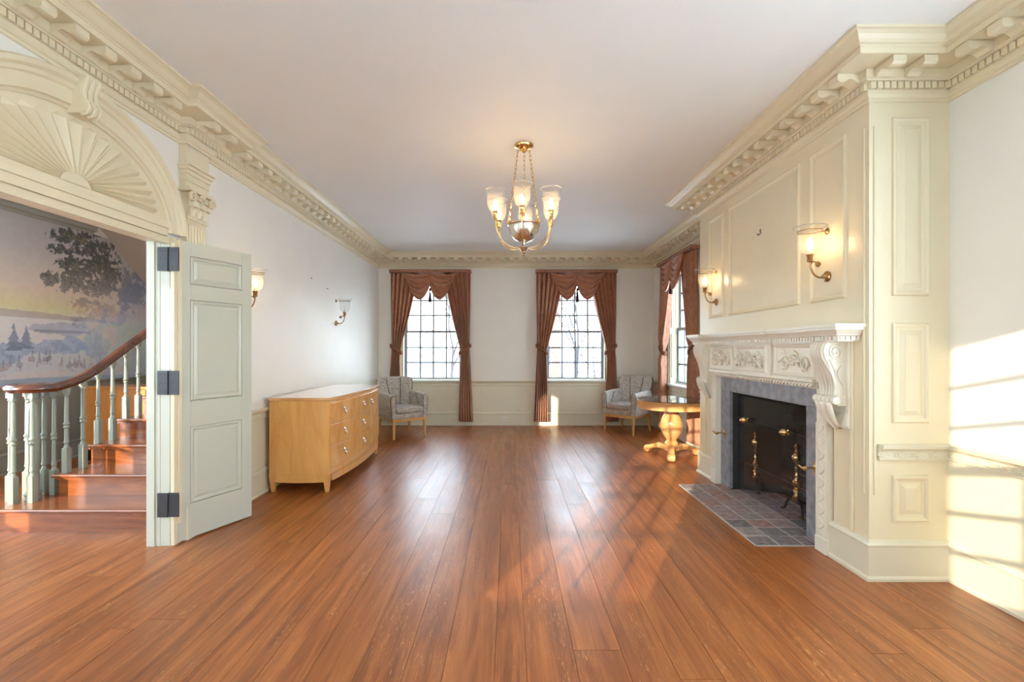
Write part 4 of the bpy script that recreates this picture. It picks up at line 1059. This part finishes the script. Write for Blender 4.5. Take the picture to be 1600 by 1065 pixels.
# andirons
def andiron():
    e = empty('andiron', (2.34, 3.74, .011), label='tall turned brass andiron nearer the viewer in the fireplace', cat='andiron', group='brass andirons in the fireplace')
    z = .125
    pr = [(.030, 0), (.034, .008), (.034, .03), (.022, .04), (.020, .055), (.030, .065), (.030, .085), (.018, .095), (.026, .112), (.036, .130), (.036, .15), (.020, .168), (.014, .185), (.020, .195), (.015, .205), (.015, .25), (.022, .26), (.014, .27), (.018, .30), (.030, .315), (.040, .338), (.040, .352), (.030, .372), (.016, .385), (.022, .396), (.014, .408), (.022, .425), (.024, .437), (.012, .452), (.003, .462)]
    mb = MB(); mb.lathe([(r_, z+h-.006) for r_, h in pr], 20); mb.build('shaft', M['brass'], e, smooth=40)
    for sg in (-1, 1):
        mb = MB(); mb.tube(spline([(0, 0, .122), (-.01, sg*.05, .125), (-.02, sg*.095, .085), (-.03, sg*.115, .03), (-.04, sg*.125, .008)], 5), [.013]*10+[.010]*11, 8); mb.build('leg', M['black'], e, smooth=40)
        mb = MB(); mb.lathe([(.008, 0), (.020, .004), (.020, .014), (.006, .02)], 12, (-.04, sg*.125, .005)); mb.build('foot', M['brass'], e, smooth=40)
    mb = MB(); mb.box(0, .085, -.011, .011, .085, .107); mb.box(.066, .088, -.011, .011, .008, .09); mb.build('billet_bar', M['black'], e, bevel=.002)
    return e
a1 = andiron(); a2 = copy_tree(a1); a2.location = (2.34, 4.37, .011); a2['label'] = 'tall turned brass andiron farther from the viewer in the fireplace'
# jamb hooks
def jamb_hook():
    e = empty('jamb_hook', (BX+.018, 3.205, .525), label='brass fire tool hook on the near marble jamb', cat='hook', group='brass jamb hooks')
    mb = MB(); mb.lathe([(.016, 0), (.024, -.002), (.024, -.006), (.012, -.010)], 16, (0, 0, 0), 'x'); mb.box(-.006, 0, -.012, .012, -.045, .045); mb.build('back_plate', M['brass'], e, smooth=40)
    mb = MB(); mb.tube([(-.006, 0, 0), (-.05, 0, .004), (-.075, 0, -.008), (-.10, 0, .006), (-.115, .01, .022)], [.008, .007, .012, .007, .006], 8)
    mb.tube([(-.075+.016*math.cos(a), .0+.016*math.sin(a), .006) for a in [2*PI*k/12 for k in range(12)]], .005, 6, closed=True); mb.build('hook_arm', M['brass'], e, smooth=60)
    return e
j1 = jamb_hook(); j2 = copy_tree(j1); j2.location = (BX+.018, 4.565, .525); j2['label'] = 'brass fire tool hook on the far marble jamb'
# small bent picture hook on the overmantel
ph = empty('picture_hook', (BX, 3.87, 2.33), label='small dark bent picture hook on the middle overmantel panel', cat='hook')
mb = MB(); mb.tube(spline([(-.002, 0, .03), (-.004, .008, .02), (-.004, -.004, .004), (-.012, .004, -.014), (-.026, 0, -.018), (-.03, 0, -.004)], 4), .0035, 6); mb.build('hook_wire', M['black'], ph, smooth=60)
mb = MB(); mb.lathe([(.006, 0), (.006, -.004), (.002, -.006)], 8, (0, 0, .03), 'x'); mb.build('nail_head', M['abrass'], ph)

# ------------------------------------------------------------------ draperies
def drapery(name, loc, rz, label, w=.72):
    e = empty(name, loc, rz, label=label, cat='curtains', group='copper draperies on the windows')
    mb = MB(); mb.box(-w, w, -.125, 0, 2.705, 2.755); mb.build('pelmet_board', M['drape'], e, bevel=.006)
    mb = MB(); mb.tube([(-w, -.126, 2.712), (w, -.126, 2.712)], .006, 6); mb.tube([(-w, -.126, 2.752), (w, -.126, 2.752)], .006, 6); mb.build('pelmet_cord', M['tie'], e, smooth=60)
    zt = 1.345
    for sg in (-1, 1):
        inner = [(2.71, .19), (2.31, .285), (1.9, .38), (1.6, .46), (1.345, .525), (1.2, .53), (.7, .515), (.08, .50)]
        outer = [(2.71, .705), (2.0, .70), (1.345, .69), (1.2, .70), (.6, .725), (.08, .75)]
        rows = []; NZ = 54; NX_ = 76
        for i in range(NZ+1):
            t = i/NZ; z = lerp(2.71, .08, t)
            zi = sorted(inner); zo = sorted(outer)
            xi = interp([(a, b) for a, b in zi], z); xo = interp([(a, b) for a, b in zo], z)
            tight = math.exp(-((z-zt)/.10)**2); wid = xo-xi
            amp = lerp(.034, .046, min(1, max(0, (.5-wid)/.3)))*(1-.55*tight)
            row = []
            for k in range(NX_+1):
                u = k/NX_
                ph_ = 2*PI*6.0*(u+.02*math.sin(3*u+z*1.3+sg))
                fold = math.sin(ph_)+.35*math.sin(2*ph_+1.2*z+sg)
                yb = -.062-amp*fold-.012*math.sin(5*u+2*z)*(1-tight)
                row.append((sg*lerp(xi, xo, u), yb, z+.012*math.sin(ph_+.4)*(1 if i == NZ else 0)))
            rows.append(row)
        mb = MB(); mb.grid(rows); dr = mb.build('drape', M['drape'], e, smooth=80, solid=.006, recalc=False)
        # tieback band: slopes down towards the window centre
        ring = []
        for k in range(20):
            a = 2*PI*k/20
            xx = .607+.105*math.cos(a); ring.append((sg*xx, -.062+.055*math.sin(a), zt+.085*(xx-.607)/.105*.8+.01))
        mb = MB(); rr_ = []
        for (dz, gr) in ((-.032, 0), (-.02, .006), (0, .009), (.02, .006), (.032, 0)):
            rr_.append([(p[0]+(p[0]-sg*.607)*gr*9, p[1]+(p[1]+.062)*gr*14, p[2]+dz) for p in ring])
        mb.grid(rr_, wrap=True); mb.build('tieback', M['tie'], dr, smooth=80, solid=.005, recalc=False)
        # swag
        rows = []; NT, NS = 44, 28
        for i in range(NT+1):
            t = i/NT
            ax, az = -.47+.10*t**1.5, 2.705-.20*t
            bx_, bz = -.002-.004*t, 2.705-.255*t
            row = []
            for k in range(NS+1):
                s = k/NS
                sag = (.04+.215*t)*(4*s*(1-s))**.85
                x_ = lerp(ax, bx_, s); z_ = lerp(az, bz, s)-sag*(1-.0*s)
                ridge = (.5+.5*math.sin(2*PI*(5.2*t-.12*math.sin(PI*s))))**.8
                y_ = -.128-.006-(.052*ridge+.014*t)*math.sin(PI*min(1, max(0, s*.94+.03)))**.7
                row.append((sg*-x_ if sg > 0 else x_, y_, z_))
            rows.append(row)
        mb = MB(); mb.grid(rows); mb.build('swag', M['drape'], e, smooth=80, solid=.005, recalc=False)
    mb = MB(); mb.tube([(0, -.142, 2.70), (0, -.150, 2.58), (0, -.148, 2.46)], [.006, .014, .012], 8); mb.build('swag_join', M['drape'], e, smooth=60)
    mb = MB(); mb.lathe([(.003, 2.43), (.016, 2.42), (.020, 2.39), (.010, 2.36), (.020, 2.33), (.028, 2.22), (.028, 2.180), (.004, 2.176)], 14, (.006, -.148, 0)); mb.tube([(0, -.148, 2.50), (.004, -.148, 2.45)], .004, 6); mb.build('tassel', M['tassel'], e, smooth=50)
    return e
d1 = drapery('drapery', (-1.385, YB-.024, 0), 0, 'copper swagged draperies on the left back window')
for loc, rz, lb in (((1.195, YB-.024, 0), 0, 'copper swagged draperies on the right back window, hem in the sun'), ((XR-.024, SWY, 0), -PI/2, 'copper swagged draperies on the side window beyond the fireplace')):
    d = copy_tree(d1); d.location = loc; d.rotation_euler = (0, 0, rz); d['label'] = lb
d.location.x = XR-.024

# ------------------------------------------------------------------ sconces and chandelier
def lamp(name, parent, loc, w=None):
    l = bpy.data.lights.new(name, 'POINT'); l.energy = w or BULB_W; l.color = (1, .66, .34); l.shadow_soft_size = .016
    o = bpy.data.objects.new(name, l); COL.objects.link(o); o.parent = parent; o.location = loc; return o
def glass_shade(name, parent, loc, h=.185, r=.083, rt=None):
    pr = [(.022, 0), (.034, .006), (.052, .030), (.062, .060), (.065, .090), (.064, .125), (.066, .150), (.074, .170), (r, h)]
    k = h/.185
    pr = [(a if i < 8 else r, b*k) for i, (a, b) in enumerate(pr)]
    mb = MB(); mb.lathe(pr, 32, (0, 0, 0), cap=False); s = mb.build(name, M['shade'], parent, smooth=60, loc=loc)
    mb = MB(); mb.tube([(r*math.cos(a), r*math.sin(a), h) for a in [2*PI*q/36 for q in range(36)]], .0032, 6, closed=True); mb.build('rim', M['rim'], s, smooth=60)
    return s
def bulb(parent, loc):
    mb = MB(); mb.lathe([(.009, 0), (.016, .012), (.021, .030), (.017, .052), (.007, .070), (.001, .076)], 14); return mb.build('bulb', M['bulb'], parent, smooth=60, loc=loc)
def sconce(loc, rz, label, lit=True):
    e = empty('wall_sconce', loc, rz, label=label, cat='wall lamp', group='brass and glass wall sconces')
    D = -.118
    mb = MB(); mb.lathe([(.036, -.001), (.036, -.008), (.028, -.014), (.016, -.017), (.012, -.030), (.014, -.034), (.005, -.040)], 20, (0, 0, 0), 'y'); mb.build('wall_plate', M['abrass'], e, smooth=40)
    mb = MB(); mb.tube(spline([(0, -.016, 0), (0, -.055, -.006), (0, -.092, .016), (0, D+.006, .058), (0, D, .10)], 7), .0062, 8); mb.build('arm', M['abrass'], e, smooth=60)
    mb = MB(); mb.lathe([(.004, -.008), (.016, -.006), (.019, 0), (.016, .006), (.004, .008)], 14, (0, D+.054, .082), 'x'); mb.tube(spline([(0, D+.002, .068), (0, D+.018, .098), (0, D+.042, .092), (0, D+.052, .08)], 5), .0045, 6); mb.build('scroll', M['abrass'], e, smooth=50)
    mb = MB(); mb.lathe([(.010, .095), (.018, .10), (.018, .112), (.015, .116), (.018, .12), (.018, .134), (.023, .140), (.021, .147)], 16, (0, D, 0)); mb.build('socket', M['abrass'], e, smooth=40)
    sh = glass_shade('glass_shade', e, (0, D, .146), .18, .095)
    mb = MB(); mb.lathe([(.022, -.001), (.022, -.006), (.010, -.010), (.006, -.016)], 16, (0, 0, .300), 'y'); mb.tube([(0, -.012, .300), (0, D+.074, .300)], .0035, 6); mb.tube([(.073*math.cos(a), D+.073*math.sin(a), .300) for a in [2*PI*q/28 for q in range(28)]], .003, 6, closed=True); mb.build('shade_ring', M['abrass'], e, smooth=40)
    mb = MB(); mb.lathe([(.009, .146), (.009, .180)], 12, (0, D, 0)); mb.build('candle_sleeve', M['plastic'], e, smooth=40)
    if lit:
        bulb(e, (0, D, .180)); lamp('sconce_light', e, (0, D, .205))
    else:
        mb = MB(); mb.lathe([(.008, 0), (.013, .012), (.016, .028), (.012, .048), (.005, .062), (.001, .068)], 14); mb.build('bulb', M['glass'], e, smooth=60, loc=(0, D, .18))
    return e
sconce((BX, 3.06, 1.835), -PI/2, 'lit brass sconce on the nearest overmantel panel')
sconce((BX, 4.70, 1.835), -PI/2, 'lit brass sconce on the farthest overmantel panel')
sconce((XL, 4.02, 1.715), PI/2, 'lit brass sconce on the left wall just past the open door')
sconce((XL, 6.21, 1.705), PI/2, 'unlit sconce on the left wall above the dresser', lit=False)

ch = empty('chandelier', (.125, 3.83, H), label='six arm brass chandelier with clear glass shades hanging from the ceiling', cat='chandelier')
mb = MB(); mb.lathe([(.080, -.001), (.083, -.010), (.078, -.022), (.050, -.034), (.030, -.040), (.024, -.052), (.012, -.062)], 28); mb.build('canopy', M['brass'], ch, smooth=40)
ZR = -.665
mb = MB(); mb.lathe([(.128, ZR), (.136, ZR+.006), (.136, ZR-.006), (.128, ZR-.012), (.124, ZR-.04), (.108, ZR-.085), (.078, ZR-.122), (.040, ZR-.142), (.018, ZR-.148)], 32); mb.build('bowl', M['nickel'], ch, smooth=40)
mb = MB(); mb.lathe([(.128, ZR), (.10, ZR+.012), (.03, ZR+.020), (.010, ZR+.03), (.008, ZR+.07), (.018, ZR+.08), (.008, ZR+.10), (.001, ZR+.11)], 28); mb.build('bowl_lid', M['brass'], ch, smooth=40)
mb = MB(); mb.lathe([(.016, ZR-.145), (.014, ZR-.165), (.020, ZR-.172), (.044, ZR-.180), (.046, ZR-.190), (.034, ZR-.206), (.022, ZR-.222), (.024, ZR-.230), (.010, ZR-.244), (.012, ZR-.252), (.002, ZR-.262)], 24); mb.build('hub_finial', M['nickel'], ch, smooth=40)
for k in range(3):
    a = R(-90+120*k+55)
    ca, sa = math.cos(a), math.sin(a)
    top = Vector((.052*ca, .052*sa, -.034)); bot = Vector((.135*ca, .135*sa, ZR+.02))
    mb = MB(); NL = 17
    for q in range(NL):
        c = top.lerp(bot, (q+.5)/NL); d = (bot-top).normalized(); s = Vector((-sa, ca, 0)) if q % 2 else d.cross(Vector((-sa, ca, 0))).normalized()
        L = (bot-top).length/NL*.66
        mb.tube([c+d*L*math.cos(g)+s*.008*math.sin(g) for g in [2*PI*u/12 for u in range(12)]], .0024, 5, closed=True)
    mb.build('chain', M['brass'], ch, smooth=60)
    mb = MB(); mb.tube([(ca*(.140+.018*math.sin(g)*(1-g/9)), sa*(.140+.018*math.sin(g)*(1-g/9)), ZR+.012-.022*math.cos(g)*(1-g/9)) for g in [u*.45 for u in range(16)]], .006, 6); mb.build('chain_bracket', M['brass'], ch, smooth=60)
for k in range(6):
    a = R(-90-5+60*k); ca, sa = math.cos(a), math.sin(a)
    P = lambda r_, z: (r_*ca, r_*sa, z)
    mb = MB(); mb.tube(spline([P(.030, ZR-.186), P(.09, ZR-.196), (P(.165, ZR-.172)), P(.222, ZR-.115), P(.250, ZR-.04), P(.258, ZR+.02)], 7), .0050, 8); ar = mb.build('arm', M['brass'], ch, smooth=60)
    mb = MB(); mb.lathe([(.006, -.012), (.012, -.006), (.010, 0), (.019, .004), (.019, .020), (.016, .023), (.019, .026), (.019, .046), (.024, .052), (.022, .060)], 16); mb.build('socket', M['brass'], ar, smooth=40, loc=P(.258, ZR+.02))
    sh = glass_shade('glass_shade', ar, P(.258, ZR+.077), .172, .079)
    bulb(ar, P(.258, ZR+.095)); lamp('chandelier_light', ch, P(.258, ZR+.125), BULB_W*.8)

# ------------------------------------------------------------------ bow fronted dresser
dx0, dxf = -2.266, -1.70; dy0, dy1 = 4.355, 5.99; dyc = (dy0+dy1)/2
ds = empty('dresser', (dxf-.28, dyc, 0), label='honey maple bow fronted dresser with ring pulls along the left wall', cat='dresser')
ox, oy = -(dxf-.28), -dyc
def bow(y, o=0): t = (y-dyc)/(dy1-dyc); return dxf+.055*(1-t*t)+o
def dplan(o=0, oy_=0, n=17):
    ys = [lerp(dy0-oy_, dy1+oy_, k/(n-1)) for k in range(n)]
    return [(dx0-0, dy0-oy_)]+[(bow(min(dy1, max(dy0, y)), o), y) for y in ys]+[(dx0, dy1+oy_)]
def L_(mb): return mb.xf(Matrix.Translation((ox, oy, 0)))
mb = MB(); mb.prism(dplan(0), .165, .866, 'z'); L_(mb).build('body', M['maple'], ds, bevel=.003)
mb = MB(); mb.prism(dplan(.014, .012), .868, .895, 'z'); L_(mb).build('dresser_top', M['maple_top'], ds, bevel=.004)
def front_piece(name, ya, yb, za, zb, th=.012, m=None, arch_=0):
    n = 10; fr = MB(); rows = []
    for (o, ins) in ((0, 0), (th, 0), (th+.0015, .004)):
        rows.append([(bow(lerp(ya, yb, k/n), o), lerp(ya+ins, yb-ins, k/n), za+ins) for k in range(n+1)]+[(bow(lerp(ya, yb, k/n), o), lerp(ya+ins, yb-ins, k/n), zb-ins) for k in range(n, -1, -1)])
    fr.grid(rows, wrap=True); b0 = len(fr.v)-2*(n+1)
    for k in range(n): fr.f.append((b0+k, b0+k+1, b0+2*(n+1)-2-k, b0+2*(n+1)-1-k))
    return L_(fr).build(name, m or M['maple_front'], ds)
def ring_pull(y, z, parent, horiz=False):
    mb = MB(); x = bow(y, .0135)+ox; yy = y+oy
    mb.lathe([(.020, 0), (.022, .002), (.016, .006), (.007, .010), (.008, .018), (.004, .022)], 14, (x, yy, z), 'x')
    mb.tube([(x+.018, yy+.021*math.sin(g), z-.022+.026*math.cos(g)) for g in [2*PI*u/16 for u in range(16)]], .0036, 6, closed=True)
    mb.build('ring_pull', M['nickel'], parent, smooth=50)
cw = (dy1-dy0-.04)/3
for c_ in range(3):
    ya = dy0+.02+c_*cw+.004; yb = ya+cw-.008
    if c_ < 2:
        for r_ in range(3):
            za = .232+r_*.206; d_ = front_piece('drawer', ya, yb, za, za+.198); ring_pull((ya+yb)/2, za+.118, d_)
    else:
        d_ = front_piece('door', ya, yb, .232, .842); ring_pull(ya+.06, .75, d_)
# arched aprons and legs
mb = MB()
ysn = [lerp(dy0+.05, dy1-.05, k/24) for k in range(25)]
rows = [[(bow(y, .004), y, .165) for y in ysn], [(bow(y, .004), y, .098-.008*math.sin(PI*k/24)) for k, y in enumerate(ysn)], [(bow(y, -.016), y, .098-.008*math.sin(PI*k/24)) for k, y in enumerate(ysn)], [(bow(y, -.016), y, .165) for y in ysn]]
mb.grid(rows); L_(mb).build('apron', M['maple'], ds)
for yy in (dy0, dy1):
    mb = MB(); xs = [lerp(dx0+.03, dxf-.03, k/16) for k in range(17)]
    zz = [.098-.008*math.sin(PI*k/16) for k in range(17)]; a, b = yy+(-.004 if yy == dy0 else -.012), yy+(.012 if yy == dy0 else .004)
    mb.grid([[(x_, a, .166) for x_ in xs], [(x_, a, z_) for x_, z_ in zip(xs, zz)], [(x_, b, z_) for x_, z_ in zip(xs, zz)], [(x_, b, .166) for x_ in xs]]); L_(mb).build('apron', M['maple'], ds)
for (xx, yy, sx_, sy_) in ((dx0, dy0, 1, 1), (dxf, dy0, -1, 1), (dx0, dy1, 1, -1), (dxf, dy1, -1, -1)):
    mb = MB(); p = sorted((xx-.004*sx_, xx+.062*sx_)); q = sorted((yy-.004*sy_, yy+.062*sy_))
    p2 = sorted((xx+.012*sx_, xx+.044*sx_)); q2 = sorted((yy+.012*sy_, yy+.044*sy_))
    mb.frust((*p2, *q2, .0), (*p, *q, .168)); L_(mb).build('leg', M['maple'], ds, bevel=.004)

# ------------------------------------------------------------------ armchairs (front towards local -y)
def armchair(loc, rz, label):
    e = empty('armchair', loc, rz, label=label, cat='armchair', group='grey tweed armchairs by the back wall')
    W = .30
    # seat base and cushion
    mb = MB(); mb.box(-.255, .255, -.285, .24, .300, .385); mb.build('seat_base', M['tweed'], e, bevel=.015, smooth=40)
    mb = MB(); mb.box(-.228, .228, -.295, .17, .383, .478); mb.build('seat_cushion', M['tweed'], e, bevel=.032, seg=4, smooth=50)
    # back: curved shell, leaning, flared and rounded at the top corners
    def back_pt(s, t, f):
        z = lerp(.300, .895, t); wd = lerp(.258, .318, t**1.2)
        if t > .90: wd -= .022*((t-.90)/.10)**2
        lean = .205+.125*t**1.3
        wrap = -.055*abs(s)**2.2*(.4+.6*t)
        th = lerp(.095, .055, t)*(1-.25*abs(s)**3)
        zz = z-.012*(abs(s)**6)*t
        bul = .010*math.cos(s*PI*1.5)**2*math.sin(PI*min(1, t*1.02))
        return (s*wd, lean+wrap+(th if f else -bul), zz)
    rows = []; ns = 18; nt_ = 18
    for i in range(nt_+1):
        t = i/nt_
        f_ = [back_pt(lerp(-1, 1, k/ns), t, 0) for k in range(ns+1)]; b_ = [back_pt(lerp(1, -1, k/ns), t, 1) for k in range(ns+1)]
        rows.append(f_+b_)
    def shrink(row, k, dz):
        cx = sum(p[0] for p in row)/len(row); cy = sum(p[1] for p in row)/len(row)
        h = len(row)//2; out_ = []
        for i, p in enumerate(row):
            q = row[len(row)-1-i]; my = (p[1]+q[1])/2
            out_.append((p[0]*(1-.03*k), lerp(p[1], my, k), p[2]+dz))
        return out_
    rows.append(shrink(rows[nt_], .35, .010)); rows.append(shrink(rows[nt_], .9, .016))
    mb = MB(); mb.grid(rows, wrap=True); mb.f.append(tuple(range(len(mb.v)-len(rows[0]), len(mb.v))))
    bk = mb.build('backrest', M['tweed'], e, smooth=60)
    mb = MB()
    for s in (-.36, .36):
        mb.tube([tuple(Vector(back_pt(s*lerp(.62, 1.12, t), t, 0))+Vector((0, -.004, 0))) for t in [.28+.72*u/14 for u in range(15)]], .0042, 6)
    for s in (-.99, .99): mb.tube([tuple(Vector(back_pt(s, t, 0))+Vector((0, -.003, 0))) for t in [.55+.45*u/10 for u in range(11)]], .0042, 6)
    mb.build('piping', M['piping'], bk, smooth=60)
    for sg in (-1, 1):
        # arm: rounded slab, front face tapering inwards at the bottom
        rows = []
        for i in range(17):
            t = i/16; y = lerp(-.275, .25, t)
            top = .655+.018*math.sin(PI*t*.9)+.02*t; flare = .012*math.sin(PI*(1-t))
            sec = [(.218, .30), (.226+flare*.3, .48), (.228+flare, top-.035), (.240+flare, top-.010), (.262+flare, top), (.288+flare, top-.008), (.306+flare, top-.035), (.304+flare*.5, .48), (.288, .30)]
            rows.append([(sg*a, y, z) for a, z in sec])
        fr = [(a, y-.012, .30+(z-.30)*.985) for a, y, z in [(sg*.262+(p[0]-sg*.262)*.8, p[1], p[2]) for p in rows[0]]]
        rows = [fr]+rows
        mb = MB(); mb.grid(rows, wrap=True); n_ = len(rows[0]); mb.f.append(tuple(range(n_))); mb.f.append(tuple(range(n_*(len(rows)-1), n_*len(rows))))
        ar = mb.build('arm', M['tweed'], e, smooth=50)
        mb = MB(); mb.tube([(p[0]*1.002, p[1]-.002, p[2]) for p in rows[1]], .0042, 6); mb.tube([(sg*(.2285), lerp(-.1, .0, 0)-.03+.11*(u/8), lerp(.48, .655, u/8)) for u in range(9)], .004, 6); mb.build('piping', M['piping'], ar, smooth=60)
    mb = MB(); mb.box(-.272, .272, -.288, -.262, .258, .302); mb.box(-.272, .272, .215, .241, .258, .302); mb.box(-.272, -.246, -.288, .24, .258, .302); mb.box(.246, .272, -.288, .24, .258, .302)
    mb.build('seat_frame', M['legwood'], e, bevel=.003)
    for sx_ in (-1, 1):
        p = sorted((sx_*.274, sx_*.232)); p2 = sorted((sx_*.270, sx_*.246))
        mb = MB(); mb.frust((*p2, -.286, -.262, .0), (*p, -.291, -.249, .302)); mb.build('leg', M['legwood'], e, bevel=.003)
        mb = MB(); mb.frust((*p2, .275, .299, .0), (*p, .203, .244, .302)); mb.build('leg', M['legwood'], e, bevel=.003)
    return e
c1 = armchair((-1.685, 7.26, 0), R(38), 'grey tweed armchair at left beyond the dresser')
c2 = copy_tree(c1); c2.location = (1.955, 7.60, 0); c2.rotation_euler = (0, 0, -math.atan2(.69, .72)); c2['label'] = 'grey tweed armchair at right behind the round table'

# ------------------------------------------------------------------ round pedestal table
tb = empty('pedestal_table', (2.065, 5.85, 0), label='round golden wood pedestal table with glass top and scrolled feet', cat='table')
RT = .432
mb = MB(); mb.lathe([(RT-.03, .612), (RT-.006, .614), (RT-.004, .622), (RT-.004, .690), (RT, .696), (RT, .712), (RT-.01, .716)], 56); mb.build('table_top', M['table'], tb, smooth=35)
M['tabletop_glass'] = mat('table_glass', (.10, .075, .06, 1), .04, spec=.9)
mb = MB(); mb.lathe([(RT-.004, .7165), (RT-.002, .719), (RT-.004, .7245)], 56); mb.build('glass_top', M['tabletop_glass'], tb, smooth=35)
mb = MB(); mb.lathe([(.075, .150), (.082, .160), (.082, .175), (.070, .185), (.060, .205), (.066, .222), (.092, .255), (.122, .310), (.138, .370), (.138, .420), (.122, .475), (.096, .525), (.080, .560), (.082, .575), (.11, .590), (.13, .600), (.13, .612)], 40); mb.build('pedestal_urn', M['table'], tb, smooth=40)
tri = []
for k in range(3):
    a = R([250, 130, 12][k]); b_ = R([250, 130, 12][k]-60)
    tri += [(.23*math.cos(a), .23*math.sin(a)), (.11*math.cos(b_), .11*math.sin(b_))]
tri = [(.20*math.cos(R(a)), .20*math.sin(R(a))) if (i % 2 == 0) else (.105*math.cos(R(a)), .105*math.sin(R(a))) for i, a in enumerate((250, 190, 130, 71, 12, -49))]
mb = MB(); mb.prism(tri, .085, .152, 'z'); mb.build('base_plinth', M['table'], tb, bevel=.008)
for a in (250, 130, 12):
    a = R(a); ca, sa = math.cos(a), math.sin(a)
    outl = spline([(.10, .150, 0), (.18, .150, 0), (.26, .118, 0), (.32, .098, 0), (.36, .090, 0), (.382, .062, 0), (.376, .025, 0), (.345, .008, 0), (.315, .010, 0), (.305, .035, 0), (.27, .060, 0), (.20, .080, 0), (.10, .085, 0)], 4)
    mb = MB(); mb.prism([(p.x, p.y) for p in outl], -.040, .040, 'y'); mb.xf(Matrix.Rotation(a, 4, 'Z')); ft = mb.build('foot', M['table'], tb, bevel=.006)
    mb = MB()
    for s in (-.042, .042): mb.tube([(.347+.030*(1-t*.8)*math.cos(1.5-t*9), s, .050+.034*(1-t*.8)*math.sin(1.5-t*9)) for t in [u/24 for u in range(25)]], .0055, 6)
    mb.tube([(.35, -.046, .05), (.35, .046, .05)], .012, 12)
    mb.xf(Matrix.Rotation(a, 4, 'Z')); mb.build('scroll', M['table'], ft, smooth=50)

# ------------------------------------------------------------------ small fittings
ot = empty('wall_outlet', (-.09, YB-.018, .115), label='small ivory double outlet in the back baseboard', cat='outlet')
mb = MB(); mb.box(-.058, .058, -.006, 0, -.036, .036); mb.build('cover_plate', M['plastic'], ot, bevel=.003)
for sx_ in (-.026, .026):
    mb = MB(); mb.lathe([(.016, 0), (.016, -.003), (.014, -.004)], 14, (sx_, -.005, 0), 'y'); s_ = mb.build('socket', M['plastic'], ot)
    mb = MB(); mb.box(sx_-.007, sx_-.004, -.0098, -.008, -.004, .008); mb.box(sx_+.004, sx_+.007, -.0098, -.008, -.004, .008); mb.box(sx_-.002, sx_+.002, -.0098, -.008, -.012, -.008); mb.build('slot', M['slot'], s_)
for x_, lb in ((-1.16, 'dark floor register under the left back window'), (1.30, 'dark floor register under the right back window')):
    e = empty('floor_register', (x_, YB-.12, 0), label=lb, cat='vent', group='floor registers along the back wall')
    mb = MB(); mb.box(-.19, .19, -.055, -.045, 0, .005); mb.box(-.19, .19, .045, .055, 0, .005); mb.box(-.19, -.18, -.055, .055, 0, .005); mb.box(.18, .19, -.055, .055, 0, .005); mb.build('frame', M['abrass'], e)
    mb = MB()
    for k in range(18): mb.box(-.17+k*.02-.004, -.17+k*.02+.004, -.046, .046, .001, .004)
    tag(mb.build('grille', M['black'], e), kind='stuff')
for yy, zz, lb in ((5.42, 2.19, 'tiny picture nail on the left wall, nearer one'), (5.90, 2.13, 'tiny picture nail on the left wall, farther one')):
    mb = MB(); mb.lathe([(.005, 0), (.005, .012), (.009, .013), (.006, .017)], 8, (0, 0, 0), 'x'); tag(mb.build('picture_nail', M['abrass'], loc=(XL, yy, zz)), lb, 'nail', 'picture nails on the left wall')

# ------------------------------------------------------------------ outside the windows
mb = MB(); mb.box(-60, 60, -40, 80, -1.0, -.7); structure(mb.build('ground', M['ground_bounce']), 'pale winter ground outside the windows, lightened to bounce daylight')
def tree(loc, h, seed, label, lean=0):
    rr = random.Random(seed); mb = MB()
    def br(p, d, L, r_, dep):
        q = p+d*L; mid = p.lerp(q, .5)+Vector((rr.uniform(-1, 1), rr.uniform(-1, 1), 0))*L*.06
        mb.tube([p, mid, q], [r_, r_*.85, r_*.65], 6)
        if dep == 0: return
        br(q, (d+Vector((rr.uniform(-.15, .15), rr.uniform(-.15, .15), .1))).normalized(), L*.8, r_*.64, dep-1)
        for k in range(2):
            nd = (d+Vector((rr.uniform(-.7, .7), rr.uniform(-.7, .7), rr.uniform(-.1, .5)))).normalized()
            br(p.lerp(q, rr.uniform(.6, 1)), nd, L*rr.uniform(.55, .8), r_*.58, dep-1)
    br(Vector((0, 0, 0)), Vector((lean, 0, 1)).normalized(), h*.30, h*.011, 4)
    e = mb.build('bare_tree', M['bark'], None, smooth=50, loc=loc); return tag(e, label, 'tree', 'bare trees outside the windows')
tree((2.55, 17, -.7), 6.5, 3, 'bare tree seen through the right back window')
tree((-2.3, 19, -.7), 7, 8, 'bare tree seen through the left back window')
tree((9.5, 11.5, -.7), 7, 12, 'bare tree outside the side window')
tree((2.15, 14, -.7), 4.2, 21, 'small leaning bare tree behind the right back window', lean=.75)
hs = empty('brick_house', (1.6, 32, -.7), label='faint brick house far outside the right back window', cat='house')
mb = MB(); mb.box(-2.2, 2.0, 0, 6, 0, 6.0); mb.build('wall', M['housebrick'], hs)
mb = MB(); mb.prism([(-2.5, 6.0), (2.3, 6.0), (-.1, 8.2)], -.3, 6.3, 'y'); mb.build('roof', M['slate'], hs)
for x_ in (-1.1, .9):
    for z_ in (.9, 3.6):
        mb = MB(); mb.box(x_-.45, x_+.45, -.05, .02, z_, z_+1.5); w_ = mb.build('window', M['sill'], hs)
        mb = MB(); mb.box(x_-.38, x_+.38, -.07, -.04, z_+.07, z_+1.43); mb.build('pane', M['screen'], w_)
